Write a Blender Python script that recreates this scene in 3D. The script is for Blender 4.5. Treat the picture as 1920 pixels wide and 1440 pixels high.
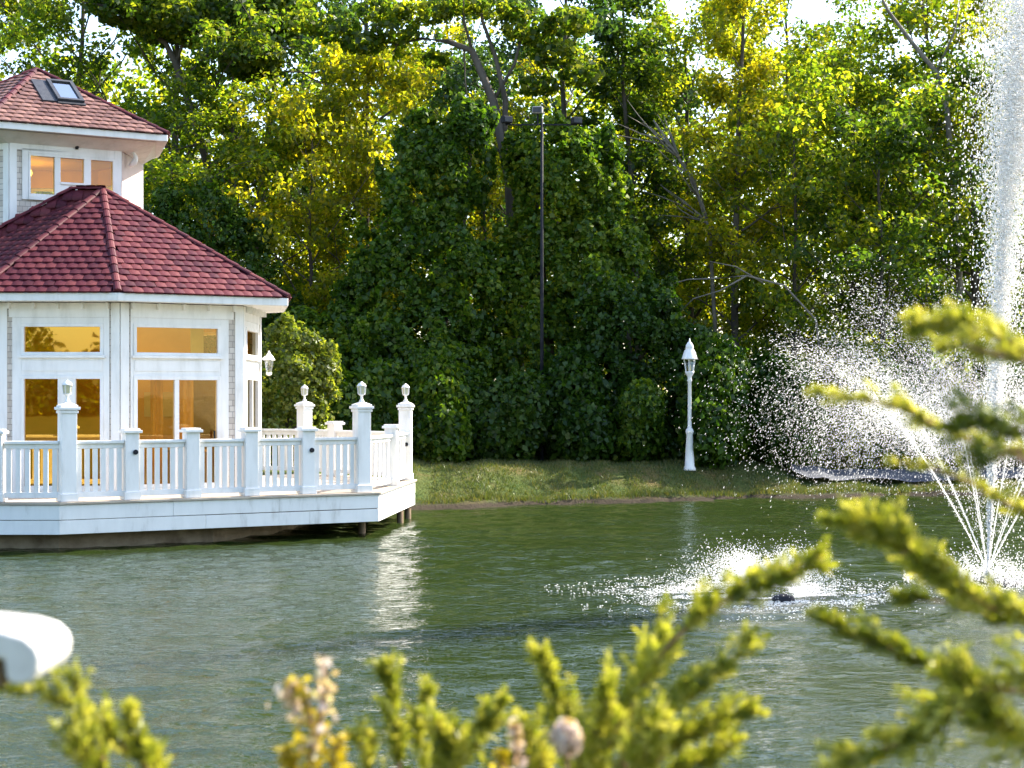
import bpy, math, random
import numpy as np
from mathutils import Vector, Matrix

SC = bpy.context.scene
for o in list(bpy.data.objects):
    bpy.data.objects.remove(o)
C = SC.collection
R = math.radians

# ------------------------------------------------------------------ camera
EYE = 2.7            # metres above the pond
FPX, CX, HY = 3200.0, 960.0, 745.0
cam_d = bpy.data.cameras.new('camera')
cam = bpy.data.objects.new('camera', cam_d)
C.objects.link(cam)
cam.location = (0, 0, EYE)
cam.rotation_euler = (R(90), 0, 0)
cam_d.sensor_width = 36.0
cam_d.lens = 60.0
cam_d.shift_y = (HY - 720) / 1920.0
cam_d.clip_start, cam_d.clip_end = 0.05, 3000
cam_d.dof.use_dof = True
cam_d.dof.focus_distance = 36.0
cam_d.dof.aperture_fstop = 3.9
SC.camera = cam

# ------------------------------------------------------------------ sky, sun, exposure
SUN_AZ, SUN_EL = 57.0, 41.0          # azimuth from the view direction towards the right
w = bpy.data.worlds.new('World')
SC.world = w
w.use_nodes = True
nt = w.node_tree
sky = nt.nodes.new('ShaderNodeTexSky')
sky.sky_type = 'NISHITA'
sky.sun_disc = False
sky.sun_elevation = R(SUN_EL)
sky.sun_rotation = R(SUN_AZ)
sky.air_density = 1.0
sky.dust_density = 1.6
sky.ozone_density = 1.0
bg = nt.nodes['Background']
nt.links.new(sky.outputs[0], bg.inputs[0])
bg.inputs[1].default_value = 0.15
sd = bpy.data.lights.new('sun', 'SUN')
sd.energy = 4.4
sd.angle = R(0.53)
sd.color = (1.0, 0.91, 0.76)
sun = bpy.data.objects.new('sun', sd)
C.objects.link(sun)
sdir = Vector((math.cos(R(SUN_EL)) * math.sin(R(SUN_AZ)), math.cos(R(SUN_EL)) * math.cos(R(SUN_AZ)), math.sin(R(SUN_EL))))
sun.rotation_euler = sdir.to_track_quat('Z', 'Y').to_euler()
sun.location = (30, 30, 40)
SC.view_settings.view_transform = 'Standard'
SC.view_settings.look = 'None'
SC.view_settings.gamma = 1
SC.view_settings.use_curve_mapping = False
SC.view_settings.exposure = 1.8
SC.render.engine = 'CYCLES'
cy = SC.cycles
cy.max_bounces = 10
cy.diffuse_bounces = 7
cy.glossy_bounces = 3
cy.transmission_bounces = 5
cy.transparent_max_bounces = 32
cy.caustics_reflective = False
cy.caustics_refractive = False
cy.use_denoising = True


# ------------------------------------------------------------------ helpers
def P(px, py, Y):
    """the world point that lies at depth Y behind photo pixel (px, py)"""
    return Vector(((px - CX) / FPX * Y, Y, EYE - (py - HY) / FPX * Y))


class MB:
    def __init__(s):
        s.v, s.f, s.m = [], [], []

    def add(s, vs, fs, mi=0):
        k = len(s.v)
        s.v += [tuple(v) for v in vs]
        s.f += [tuple(i + k for i in f) for f in fs]
        s.m += [mi] * len(fs)
        return s

    def box(s, c, size, ux=(1, 0, 0), uy=(0, 1, 0), uz=(0, 0, 1), mi=0):
        c, ux, uy, uz = Vector(c), Vector(ux), Vector(uy), Vector(uz)
        hx, hy, hz = size[0] / 2, size[1] / 2, size[2] / 2
        vs = [c + ux * (i * hx) + uy * (j * hy) + uz * (k * hz) for k in (-1, 1) for j in (-1, 1) for i in (-1, 1)]
        return s.add(vs, [(0, 2, 3, 1), (4, 5, 7, 6), (0, 1, 5, 4), (2, 6, 7, 3), (0, 4, 6, 2), (1, 3, 7, 5)], mi)

    def bar(s, a, b, wd, ht, mi=0):
        """a box from a to b"""
        a, b = Vector(a), Vector(b)
        d = b - a
        L = d.length
        d.normalize()
        up = Vector((0, 0, 1)) if abs(d.z) < 0.95 else Vector((0, 1, 0))
        side = d.cross(up).normalized()
        return s.box((a + b) / 2, (L, wd, ht), d, side, side.cross(d), mi)

    def tube(s, pts, rad, n=6, mi=0, cap=True):
        pts = [Vector(p) for p in pts]
        if not hasattr(rad, '__len__'):
            rad = [rad] * len(pts)
        vs, fs = [], []
        ref = None
        for i, p in enumerate(pts):
            t = (pts[min(i + 1, len(pts) - 1)] - pts[max(i - 1, 0)]).normalized()
            if ref is None:
                ref = Vector((1, 0, 0)) if abs(t.x) < 0.8 else Vector((0, 1, 0))
            a = t.cross(ref).normalized()
            b = t.cross(a)
            ref = -b if False else ref
            for k in range(n):
                q = 2 * math.pi * k / n
                vs.append(p + (a * math.cos(q) + b * math.sin(q)) * rad[i])
        for i in range(len(pts) - 1):
            for k in range(n):
                fs.append((i * n + k, i * n + (k + 1) % n, (i + 1) * n + (k + 1) % n, (i + 1) * n + k))
        if cap:
            fs.append(tuple(range(n - 1, -1, -1)))
            fs.append(tuple((len(pts) - 1) * n + k for k in range(n)))
        return s.add(vs, fs, mi)

    def lathe(s, prof, c=(0, 0, 0), n=16, mi=0, rot=0.0):
        c = Vector(c)
        vs, fs = [], []
        for (r, z) in prof:
            for k in range(n):
                q = 2 * math.pi * k / n + rot
                vs.append(c + Vector((r * math.cos(q), r * math.sin(q), z)))
        for i in range(len(prof) - 1):
            for k in range(n):
                fs.append((i * n + k, i * n + (k + 1) % n, (i + 1) * n + (k + 1) % n, (i + 1) * n + k))
        fs.append(tuple(range(n - 1, -1, -1)))
        fs.append(tuple((len(prof) - 1) * n + k for k in range(n)))
        return s.add(vs, fs, mi)

    def prism(s, poly, z0, z1, mi=0):
        n = len(poly)
        vs = [(p[0], p[1], z0) for p in poly] + [(p[0], p[1], z1) for p in poly]
        fs = [tuple(range(n - 1, -1, -1)), tuple(range(n, 2 * n))]
        fs += [(i, (i + 1) % n, n + (i + 1) % n, n + i) for i in range(n)]
        return s.add(vs, fs, mi)

    def mesh(s, name, mats, smooth=False):
        me = bpy.data.meshes.new(name)
        me.from_pydata([tuple(v) for v in s.v], [], s.f)
        for m in (mats if isinstance(mats, (list, tuple)) else [mats]):
            me.materials.append(m)
        if any(s.m):
            me.polygons.foreach_set('material_index', s.m)
        if smooth:
            me.polygons.foreach_set('use_smooth', [True] * len(me.polygons))
        me.update()
        return me

    def obj(s, name, mats, parent=None, smooth=False, bevel=0.0):
        o = link(name, s.mesh(name, mats, smooth), parent)
        if bevel:
            b = o.modifiers.new('bevel', 'BEVEL')
            b.width = bevel
            b.segments = 2
            b.limit_method = 'ANGLE'
        return o


def arr_mesh(name, V, F, mats, smooth=False):
    V = np.asarray(V, dtype=np.float32)
    F = np.asarray(F, dtype=np.int32)
    me = bpy.data.meshes.new(name)
    me.vertices.add(len(V))
    me.vertices.foreach_set('co', V.ravel())
    k = F.shape[1]
    me.loops.add(F.size)
    me.loops.foreach_set('vertex_index', F.ravel())
    me.polygons.add(len(F))
    me.polygons.foreach_set('loop_start', np.arange(0, F.size, k, dtype=np.int32))
    me.update(calc_edges=True)
    for m in (mats if isinstance(mats, (list, tuple)) else [mats]):
        me.materials.append(m)
    if smooth:
        me.polygons.foreach_set('use_smooth', np.ones(len(F), dtype=bool))
    return me


def link(name, data, parent=None, loc=None):
    o = bpy.data.objects.new(name, data)
    C.objects.link(o)
    if parent is not None:
        o.parent = parent
    if loc is not None:
        o.location = loc
    return o


def tag(o, label=None, cat=None, group=None, kind=None):
    for k, v in (('label', label), ('category', cat), ('group', group), ('kind', kind)):
        if v:
            o[k] = v
    return o


def thing(name, label, cat, loc=(0, 0, 0), rz=0.0, group=None):
    o = link(name, None, None, loc)
    o.rotation_euler = (0, 0, rz)
    o.empty_display_size = 0.2
    return tag(o, label, cat, group)


def copy_tree(o, parent=None):
    c = o.copy()
    C.objects.link(c)
    c.parent = parent
    for ch in [x for x in o.children]:
        copy_tree(ch, c)
    return c


# ------------------------------------------------------------------ materials
def mat(name):
    m = bpy.data.materials.new(name)
    m.use_nodes = True
    n = m.node_tree
    for x in list(n.nodes):
        n.nodes.remove(x)
    out = n.nodes.new('ShaderNodeOutputMaterial')
    return m, n, out


def N(n, t, **kw):
    x = n.nodes.new('ShaderNode' + t)
    for k, v in kw.items():
        if k.startswith('i_'):
            x.inputs[k[2:].replace('_', ' ')].default_value = v
        else:
            setattr(x, k, v)
    return x


def ramp(n, fac, stops):
    r = N(n, 'ValToRGB')
    el = r.color_ramp.elements
    while len(el) < len(stops):
        el.new(0.5)
    for e, (p, c) in zip(el, stops):
        e.position = p
        e.color = (*c, 1)
    n.links.new(fac, r.inputs[0])
    return r.outputs[0]


def noisy(name, stops, scale=4.0, rough=0.6, bump=0.0, bscale=30.0, spec=0.4, coord='Object', stretch=(1, 1, 1), metal=0.0):
    m, n, out = mat(name)
    tc = N(n, 'TexCoord')
    mp = N(n, 'Mapping')
    mp.inputs['Scale'].default_value = stretch
    n.links.new(tc.outputs[coord], mp.inputs[0])
    no = N(n, 'TexNoise', i_Scale=scale, i_Detail=5.0, i_Roughness=0.6)
    n.links.new(mp.outputs[0], no.inputs['Vector'])
    b = N(n, 'BsdfPrincipled')
    b.inputs['Roughness'].default_value = rough
    b.inputs['Specular IOR Level'].default_value = spec
    b.inputs['Metallic'].default_value = metal
    n.links.new(ramp(n, no.outputs['Fac'], stops), b.inputs['Base Color'])
    if bump:
        n2 = N(n, 'TexNoise', i_Scale=bscale, i_Detail=4.0)
        n.links.new(mp.outputs[0], n2.inputs['Vector'])
        bp = N(n, 'Bump', i_Strength=bump, i_Distance=0.02)
        n.links.new(n2.outputs['Fac'], bp.inputs['Height'])
        n.links.new(bp.outputs[0], b.inputs['Normal'])
    n.links.new(b.outputs[0], out.inputs[0])
    return m


def leafmat(name, c_dark, c_mid, c_light, trans=0.5, tcol=1.6, gloss=0.06, patch=0.35, tint=(1.04, 1.06, 0.40), nscale=0.45):
    """leaf: reflects and lets light through; colour differs leaf by leaf and in patches of the crown"""
    m, n, out = mat(name)
    geo = N(n, 'NewGeometry')
    oi = N(n, 'ObjectInfo')
    tc = N(n, 'TexCoord')
    no = N(n, 'TexNoise', i_Scale=nscale, i_Detail=2.0)
    n.links.new(tc.outputs['Object'], no.inputs['Vector'])
    a = N(n, 'Math', operation='MULTIPLY_ADD')
    a.inputs[1].default_value = 1.6 * patch
    a.inputs[2].default_value = -0.8 * patch
    n.links.new(no.outputs['Fac'], a.inputs[0])
    a2 = N(n, 'Math', operation='MULTIPLY_ADD')
    a2.inputs[1].default_value = 0.75
    n.links.new(geo.outputs['Random Per Island'], a2.inputs[0])
    n.links.new(a.outputs[0], a2.inputs[2])
    a3 = N(n, 'Math', operation='MULTIPLY_ADD')
    a3.inputs[1].default_value = 0.22
    n.links.new(oi.outputs['Random'], a3.inputs[0])
    n.links.new(a2.outputs[0], a3.inputs[2])
    col = ramp(n, a3.outputs[0], [(0.0, c_dark), (0.5, c_mid), (1.0, c_light)])
    d = N(n, 'BsdfDiffuse')
    n.links.new(col, d.inputs[0])
    t = N(n, 'BsdfTranslucent')
    tw = N(n, 'Mix', data_type='RGBA', blend_type='MULTIPLY')
    tw.inputs[0].default_value = 1.0
    tw.inputs[7].default_value = (tcol * tint[0], tcol * tint[1], tcol * tint[2], 1)
    n.links.new(col, tw.inputs[6])
    n.links.new(tw.outputs[2], t.inputs[0])
    mx = N(n, 'MixShader')
    mx.inputs[0].default_value = trans
    n.links.new(d.outputs[0], mx.inputs[1])
    n.links.new(t.outputs[0], mx.inputs[2])
    g = N(n, 'BsdfGlossy', i_Roughness=0.38)
    g.inputs[0].default_value = (0.8, 0.85, 0.8, 1)
    mx2 = N(n, 'MixShader')
    mx2.inputs[0].default_value = gloss
    n.links.new(mx.outputs[0], mx2.inputs[1])
    n.links.new(g.outputs[0], mx2.inputs[2])
    n.links.new(mx2.outputs[0], out.inputs[0])
    return m


WHITE = noisy('white_paint', [(0.25, (0.64, 0.63, 0.60)), (0.5, (0.78, 0.77, 0.75)), (0.75, (0.84, 0.83, 0.81))], 3.0, 0.45, 0.06, 40, stretch=(1.5, 1.5, .4))
WHITE2 = noisy('weathered_white_paint', [(0.25, (0.50, 0.49, 0.46)), (0.45, (0.74, 0.74, 0.73)), (0.8, (0.82, 0.82, 0.81))], 2.6, 0.5, 0.08, 30, stretch=(1.6, 1.6, .45))
MAROON = None
BARK = noisy('bark', [(0.3, (0.05, 0.04, 0.03)), (0.7, (0.13, 0.11, 0.09))], 3.0, 0.9, 0.5, 12, 0.2, stretch=(1, 1, .3))
PALEBARK = noisy('dead_wood', [(0.3, (0.12, 0.10, 0.08)), (0.7, (0.23, 0.20, 0.16))], 5.0, 0.8, 0.3, 20, 0.2)
PINKISH = noisy('pale_pink_paint', [(0.3, (0.46, 0.38, 0.36)), (0.7, (0.54, 0.45, 0.42))], 2.5, 0.6, 0.1, 20)
BLACK = noisy('black_metal', [(0.3, (0.012, 0.013, 0.018)), (0.7, (0.03, 0.03, 0.036))], 5, 0.7, spec=0.15)
GREYM = noisy('grey_metal', [(0.3, (0.22, 0.22, 0.23)), (0.7, (0.32, 0.32, 0.33))], 5, 0.5)
DARKF = noisy('dark_flashing', [(0.3, (0.02, 0.022, 0.028)), (0.7, (0.05, 0.052, 0.06))], 6, 0.5)
WOODD = noisy('weathered_wood', [(0.3, (0.10, 0.07, 0.045)), (0.7, (0.24, 0.17, 0.11))], 4, 0.8, 0.4, 20, 0.2, stretch=(1, 1, .25))
DECKW = noisy('deck_wood', [(0.3, (0.36, 0.30, 0.24)), (0.7, (0.50, 0.43, 0.35))], 3, 0.7, 0.3, 20, 0.3, stretch=(.3, 2, 1))
STONE = noisy('foundation_stone', [(0.3, (0.16, 0.12, 0.08)), (0.55, (0.30, 0.24, 0.17)), (0.8, (0.40, 0.33, 0.25))], 2.2, 0.85, 0.6, 9, 0.2)
AMBERWALL = noisy('amber_plaster', [(0.3, (0.62, 0.38, 0.07)), (0.7, (0.74, 0.47, 0.11))], 1.2, 0.8)
CURTAIN = noisy('amber_curtain', [(0.3, (0.50, 0.24, 0.035)), (0.7, (0.64, 0.33, 0.06))], 2, 0.9, stretch=(4, 4, .3))
FLOORM = noisy('room_floor', [(0.3, (0.20, 0.10, 0.04)), (0.7, (0.30, 0.16, 0.07))], 2, 0.5)
CREAM = noisy('cream_blind', [(0.3, (0.55, 0.50, 0.28)), (0.7, (0.66, 0.60, 0.36))], 2, 0.8)
ASPHALT = noisy('path_asphalt', [(0.3, (0.05, 0.056, 0.07)), (0.7, (0.10, 0.108, 0.13))], 2.5, 0.85, 0.3, 40, 0.3)


def tile_mat(name, stops):
    m, n, out = mat(name)
    oi = N(n, 'ObjectInfo')
    geo = N(n, 'NewGeometry')
    tc = N(n, 'TexCoord')
    ad = N(n, 'Math', operation='ADD')
    n.links.new(oi.outputs['Random'], ad.inputs[0])
    n.links.new(geo.outputs['Random Per Island'], ad.inputs[1])
    fr = N(n, 'Math', operation='FRACT')
    n.links.new(ad.outputs[0], fr.inputs[0])
    no = N(n, 'TexNoise', i_Scale=26.0, i_Detail=4.0)
    n.links.new(tc.outputs['Object'], no.inputs['Vector'])
    mx = N(n, 'Math', operation='MULTIPLY_ADD')
    mx.inputs[1].default_value = 0.5
    n.links.new(no.outputs['Fac'], mx.inputs[0])
    hf = N(n, 'Math', operation='MULTIPLY')
    hf.inputs[1].default_value = 0.55
    n.links.new(fr.outputs[0], hf.inputs[0])
    n.links.new(hf.outputs[0], mx.inputs[2])
    col = ramp(n, mx.outputs[0], stops)
    b = N(n, 'BsdfPrincipled', i_Roughness=0.6)
    b.inputs['Specular IOR Level'].default_value = 0.2
    n.links.new(col, b.inputs['Base Color'])
    bp = N(n, 'Bump', i_Strength=0.25, i_Distance=0.01)
    n.links.new(no.outputs['Fac'], bp.inputs['Height'])
    n.links.new(bp.outputs[0], b.inputs['Normal'])
    n.links.new(b.outputs[0], out.inputs[0])
    return m


def shingle_mat():
    m, n, out = mat('pale_shingle_siding')
    tc = N(n, 'TexCoord')
    sp = N(n, 'SeparateXYZ')
    n.links.new(tc.outputs['Object'], sp.inputs[0])
    ad = N(n, 'Math', operation='ADD')
    n.links.new(sp.outputs[0], ad.inputs[0])
    n.links.new(sp.outputs[1], ad.inputs[1])
    cb = N(n, 'CombineXYZ')
    n.links.new(ad.outputs[0], cb.inputs[0])
    n.links.new(sp.outputs[2], cb.inputs[1])
    br = N(n, 'TexBrick', i_Scale=1.0)
    br.inputs['Brick Width'].default_value = 0.16
    br.inputs['Row Height'].default_value = 0.115
    br.inputs['Mortar Size'].default_value = 0.007
    br.inputs['Color1'].default_value = (0.50, 0.44, 0.38, 1)
    br.inputs['Color2'].default_value = (0.66, 0.61, 0.55, 1)
    br.inputs['Mortar'].default_value = (0.30, 0.27, 0.24, 1)
    n.links.new(cb.outputs[0], br.inputs['Vector'])
    b = N(n, 'BsdfPrincipled', i_Roughness=0.75)
    n.links.new(br.outputs['Color'], b.inputs['Base Color'])
    bp = N(n, 'Bump', i_Strength=0.6, i_Distance=0.015, invert=True)
    n.links.new(br.outputs['Fac'], bp.inputs['Height'])
    n.links.new(bp.outputs[0], b.inputs['Normal'])
    n.links.new(b.outputs[0], out.inputs[0])
    return m


def pane_mat(name, tint, refl, rcol):
    m, n, out = mat(name)
    t = N(n, 'BsdfTransparent')
    t.inputs[0].default_value = (*tint, 1)
    g = N(n, 'BsdfGlossy', i_Roughness=0.015)
    g.inputs[0].default_value = (*rcol, 1)
    tc = N(n, 'TexCoord')
    no = N(n, 'TexNoise', i_Scale=1.6, i_Detail=1.0)
    n.links.new(tc.outputs['Object'], no.inputs['Vector'])
    bp = N(n, 'Bump', i_Strength=0.02, i_Distance=0.05)
    n.links.new(no.outputs['Fac'], bp.inputs['Height'])
    n.links.new(bp.outputs[0], g.inputs['Normal'])
    mx = N(n, 'MixShader')
    mx.inputs[0].default_value = refl
    n.links.new(t.outputs[0], mx.inputs[1])
    n.links.new(g.outputs[0], mx.inputs[2])
    n.links.new(mx.outputs[0], out.inputs[0])
    return m


def emis(name, col, s):
    m, n, out = mat(name)
    e = N(n, 'Emission')
    e.inputs[0].default_value = (*col, 1)
    e.inputs[1].default_value = s
    n.links.new(e.outputs[0], out.inputs[0])
    return m


def spray_mat():
    m, n, out = mat('water_drops')
    d = N(n, 'BsdfDiffuse')
    d.inputs[0].default_value = (0.50, 0.50, 0.50, 1)
    t = N(n, 'BsdfTranslucent')
    t.inputs[0].default_value = (0.66, 0.645, 0.625, 1)
    g = N(n, 'BsdfGlossy', i_Roughness=0.1)
    mx = N(n, 'AddShader')
    n.links.new(d.outputs[0], mx.inputs[0])
    n.links.new(t.outputs[0], mx.inputs[1])
    mx2 = N(n, 'MixShader')
    mx2.inputs[0].default_value = 0.08
    n.links.new(mx.outputs[0], mx2.inputs[1])
    n.links.new(g.outputs[0], mx2.inputs[2])
    n.links.new(mx2.outputs[0], out.inputs[0])
    return m


def water_mat():
    m, n, out = mat('pond_water')
    tc = N(n, 'TexCoord')
    mp = N(n, 'Mapping')
    mp.inputs['Scale'].default_value = (0.9, 1.5, 1.0)
    mp.inputs['Rotation'].default_value = (0, 0, R(8))
    n.links.new(tc.outputs['Object'], mp.inputs[0])
    n1 = N(n, 'TexNoise', i_Scale=5.0, i_Detail=3.0, i_Roughness=0.55, i_Distortion=0.4)
    n2 = N(n, 'TexNoise', i_Scale=13.0, i_Detail=2.0, i_Roughness=0.5, i_Distortion=0.3)
    n3 = N(n, 'TexNoise', i_Scale=0.35, i_Detail=2.0)
    for x in (n1, n2, n3):
        n.links.new(mp.outputs[0], x.inputs['Vector'])
    s = N(n, 'Math', operation='MULTIPLY_ADD')
    s.inputs[1].default_value = 0.30
    n.links.new(n2.outputs['Fac'], s.inputs[0])
    n.links.new(n1.outputs['Fac'], s.inputs[2])
    k = N(n, 'MapRange')
    k.inputs[1].default_value, k.inputs[2].default_value = 0.35, 0.65
    k.inputs[3].default_value, k.inputs[4].default_value = 0.55, 1.1
    n.links.new(n3.outputs['Fac'], k.inputs[0])
    bp = N(n, 'Bump', i_Distance=0.038)
    n.links.new(k.outputs[0], bp.inputs['Strength'])
    n.links.new(s.outputs[0], bp.inputs['Height'])
    b = N(n, 'BsdfPrincipled', i_Roughness=0.03)
    b.inputs['Base Color'].default_value = (0.019, 0.031, 0.007, 1)
    b.inputs['IOR'].default_value = 1.333
    b.inputs['Specular IOR Level'].default_value = 0.5
    n.links.new(bp.outputs[0], b.inputs['Normal'])
    n.links.new(b.outputs[0], out.inputs[0])
    return m


def ground_mat():
    m, n, out = mat('grass_bank')
    tc = N(n, 'TexCoord')
    n1 = N(n, 'TexNoise', i_Scale=0.7, i_Detail=6.0, i_Roughness=0.65)
    n2 = N(n, 'TexNoise', i_Scale=14.0, i_Detail=4.0, i_Roughness=0.7)
    for x in (n1, n2):
        n.links.new(tc.outputs['Object'], x.inputs['Vector'])
    g = ramp(n, n1.outputs['Fac'], [(0.3, (0.042, 0.075, 0.018)), (0.5, (0.080, 0.100, 0.028)), (0.7, (0.165, 0.112, 0.050))])
    f = ramp(n, n2.outputs['Fac'], [(0.3, (0.55, 0.55, 0.55)), (0.7, (1.35, 1.35, 1.35))])
    mu = N(n, 'Mix', data_type='RGBA', blend_type='MULTIPLY')
    mu.inputs[0].default_value = 1.0
    n.links.new(g, mu.inputs[6])
    n.links.new(f, mu.inputs[7])
    sp = N(n, 'SeparateXYZ')
    n.links.new(tc.outputs['Object'], sp.inputs[0])
    ad = N(n, 'Math', operation='MULTIPLY_ADD')
    ad.inputs[1].default_value = 0.16
    n.links.new(n2.outputs['Fac'], ad.inputs[0])
    n.links.new(sp.outputs[2], ad.inputs[2])
    mr = N(n, 'MapRange')
    mr.inputs[1].default_value, mr.inputs[2].default_value = 0.16, 0.26
    n.links.new(ad.outputs[0], mr.inputs[0])
    mm = N(n, 'Mix', data_type='RGBA')
    n.links.new(mr.outputs[0], mm.inputs[0])
    mm.inputs[6].default_value = (0.050, 0.040, 0.028, 1)
    n.links.new(mu.outputs[2], mm.inputs[7])
    b = N(n, 'BsdfPrincipled', i_Roughness=0.95)
    b.inputs['Specular IOR Level'].default_value = 0.1
    n.links.new(mm.outputs[2], b.inputs['Base Color'])
    bp = N(n, 'Bump', i_Strength=0.8, i_Distance=0.08)
    n.links.new(n2.outputs['Fac'], bp.inputs['Height'])
    n.links.new(bp.outputs[0], b.inputs['Normal'])
    n.links.new(b.outputs[0], out.inputs[0])
    return m


MAROON = tile_mat('maroon_roof_tile', [(0.15, (0.034, 0.004, 0.010)), (0.5, (0.074, 0.010, 0.018)), (0.85, (0.125, 0.028, 0.030))])
SUNLIT = tile_mat('sunlit_maroon_roof_tile', [(0.15, (0.085, 0.040, 0.036)), (0.5, (0.150, 0.075, 0.064)), (0.85, (0.23, 0.125, 0.105))])  # tower tiles: same maroon, with the sun's sheen put into a paler, browner colour
SHINGLE = shingle_mat()
PANE = pane_mat('amber_glass', (1.0, 0.80, 0.42), 0.16, (1.0, 0.75, 0.3))
PANET = pane_mat('pale_glass', (1.0, 0.86, 0.22), 0.08, (1.0, 0.9, 0.7))
PANEG = pane_mat('golden_mirror_glass', (0.95, 0.66, 0.22), 0.5, (0.68, 0.45, 0.10))
PANED = pane_mat('smoked_glass', (0.45, 0.42, 0.25), 0.25, (0.9, 0.9, 0.8))
SKYPANE = pane_mat('skylight_glass', (0.8, 0.85, 0.85), 0.6, (0.95, 0.97, 1.0))
CLEAR = pane_mat('lantern_glass', (0.85, 0.87, 0.87), 0.12, (1, 1, 1))
FROST = leafmat('frosted_glass', (0.6, 0.6, 0.58), (0.66, 0.66, 0.63), (0.72, 0.72, 0.68), 0.5, 1.0, 0.1)
BULB = emis('room_bulb', (1.0, 0.72, 0.36), 1.0)
DROPS = spray_mat()
MIST = DROPS.copy()
MIST.name = 'fine_drops'
_n = MIST.node_tree
_o = [x for x in _n.nodes if x.type == 'OUTPUT_MATERIAL'][0]
_s = _o.inputs[0].links[0].from_socket
_t = N(_n, 'BsdfTransparent')
_m = N(_n, 'MixShader')
_m.inputs[0].default_value = 0.62
_n.links.new(_s, _m.inputs[1])
_n.links.new(_t.outputs[0], _m.inputs[2])
_n.links.new(_m.outputs[0], _o.inputs[0])
WATER = water_mat()
GROUND = ground_mat()
L_YELLOW = leafmat('leaf_yellow_green', (0.05, 0.085, 0.008), (0.15, 0.18, 0.012), (0.33, 0.28, 0.018), 0.70, 2.85, 0.02, .5, (1.12, 1.0, .32))
L_LIME = leafmat('leaf_lime', (0.028, 0.060, 0.007), (0.085, 0.130, 0.011), (0.25, 0.235, 0.018), 0.68, 2.9, 0.02, .6, (1.08, 1.03, .34))
L_MID = leafmat('leaf_mid_green', (0.020, 0.045, 0.007), (0.05, 0.090, 0.011), (0.17, 0.18, 0.016), 0.62, 2.8, 0.02, .6, (1.05, 1.04, .36))
L_BLUE = leafmat('leaf_blue_green', (0.018, 0.045, 0.014), (0.04, 0.085, 0.022), (0.10, 0.15, 0.030), 0.55, 2.1, 0.04)
L_IVY = leafmat('leaf_vine', (0.022, 0.056, 0.006), (0.060, 0.122, 0.010), (0.20, 0.245, 0.020), 0.48, 2.0, 0.02, .6)
L_DARK = leafmat('leaf_dark', (0.014, 0.040, 0.005), (0.034, 0.080, 0.008), (0.09, 0.14, 0.014), 0.40, 1.7, 0.02)
L_OLIVE = leafmat('leaf_olive', (0.06, 0.095, 0.014), (0.15, 0.185, 0.026), (0.34, 0.32, 0.055), 0.5, 1.8, 0.03)
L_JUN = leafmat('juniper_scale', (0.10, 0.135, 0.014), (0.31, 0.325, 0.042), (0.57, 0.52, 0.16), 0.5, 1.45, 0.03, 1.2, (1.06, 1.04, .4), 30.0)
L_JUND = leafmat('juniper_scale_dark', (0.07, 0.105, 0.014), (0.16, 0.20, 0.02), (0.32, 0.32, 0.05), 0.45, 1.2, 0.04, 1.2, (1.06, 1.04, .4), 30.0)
JBARK = noisy('juniper_stem', [(0.3, (0.16, 0.075, 0.04)), (0.7, (0.34, 0.19, 0.11))], 30, 0.8)
L_GOLD = leafmat('golden_leaf', (0.28, 0.22, 0.015), (0.55, 0.42, 0.02), (0.70, 0.55, 0.10), 0.5, 1.1, 0.04)
PETAL = leafmat('pale_petal', (0.60, 0.40, 0.36), (0.76, 0.58, 0.52), (0.85, 0.76, 0.70), 0.4, 0.9, 0.03)
GRASSM = leafmat('grass_blade', (0.040, 0.068, 0.014), (0.088, 0.115, 0.026), (0.20, 0.165, 0.06), 0.4, 1.2, 0.03)

# ------------------------------------------------------------------ ground and pond
FAR_X = [-200, -20, -12, -8, -4, -2.3, 1.9, 7.4, 11.4, 40, 200]
FAR_Y = [34, 34, 34, 35.5, 39.6, 41.1, 43.2, 45.5, 46.8, 49, 49]


def height(x, y):
    yf = np.interp(x, FAR_X, FAR_Y) + 0.16 * np.sin(x * 1.3) + 0.10 * np.sin(x * 3.1 + 1) + 0.06 * np.sin(x * 7.3)
    yn = 9.6 + 0.2 * np.sin(x * 0.9)
    d = np.maximum(y - yf, yn - y)
    hmax = np.where(y > 20, np.interp(x, [-200, 6.5, 8.5, 200], [0.77, 0.77, 0.48, 0.56]), .98)
    t = np.clip(d / 3.0, 0, 1)
    up = 0.10 + 0.05 * np.sin(x * 1.7) * np.sin(x * 4.3 + 1) + hmax * t * t * (3 - 2 * t) + np.where(d > 3, np.minimum((d - 3) * 0.01, 1.5), 0)
    return np.where(d > 0, up, np.maximum(d * 0.9, -1.4))


def build_ground():
    xs = np.unique(np.concatenate([[-1500, -600, -250, -120, -80], np.arange(-50, 50.01, 0.5), [80, 120, 250, 600, 1500]]))
    ys = np.unique(np.concatenate([[-1500, -500, -200, -80, -40], np.arange(-20, 30, 1.0), np.arange(30, 56, 0.25), np.arange(56, 100, 2.0), [120, 160, 260, 600, 2000]]))
    X, Y = np.meshgrid(xs, ys)
    Z = height(X, Y)
    nx, ny = len(xs), len(ys)
    i = np.arange(nx * ny).reshape(ny, nx)
    F = np.stack([i[:-1, :-1], i[:-1, 1:], i[1:, 1:], i[1:, :-1]], -1).reshape(-1, 4)
    me = arr_mesh('ground', np.stack([X, Y, Z], -1).reshape(-1, 3), F, GROUND, True)
    tag(link('ground', me), kind='structure')


def gz(x, y):
    return float(height(np.array([x]), np.array([y]))[0])


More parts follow.
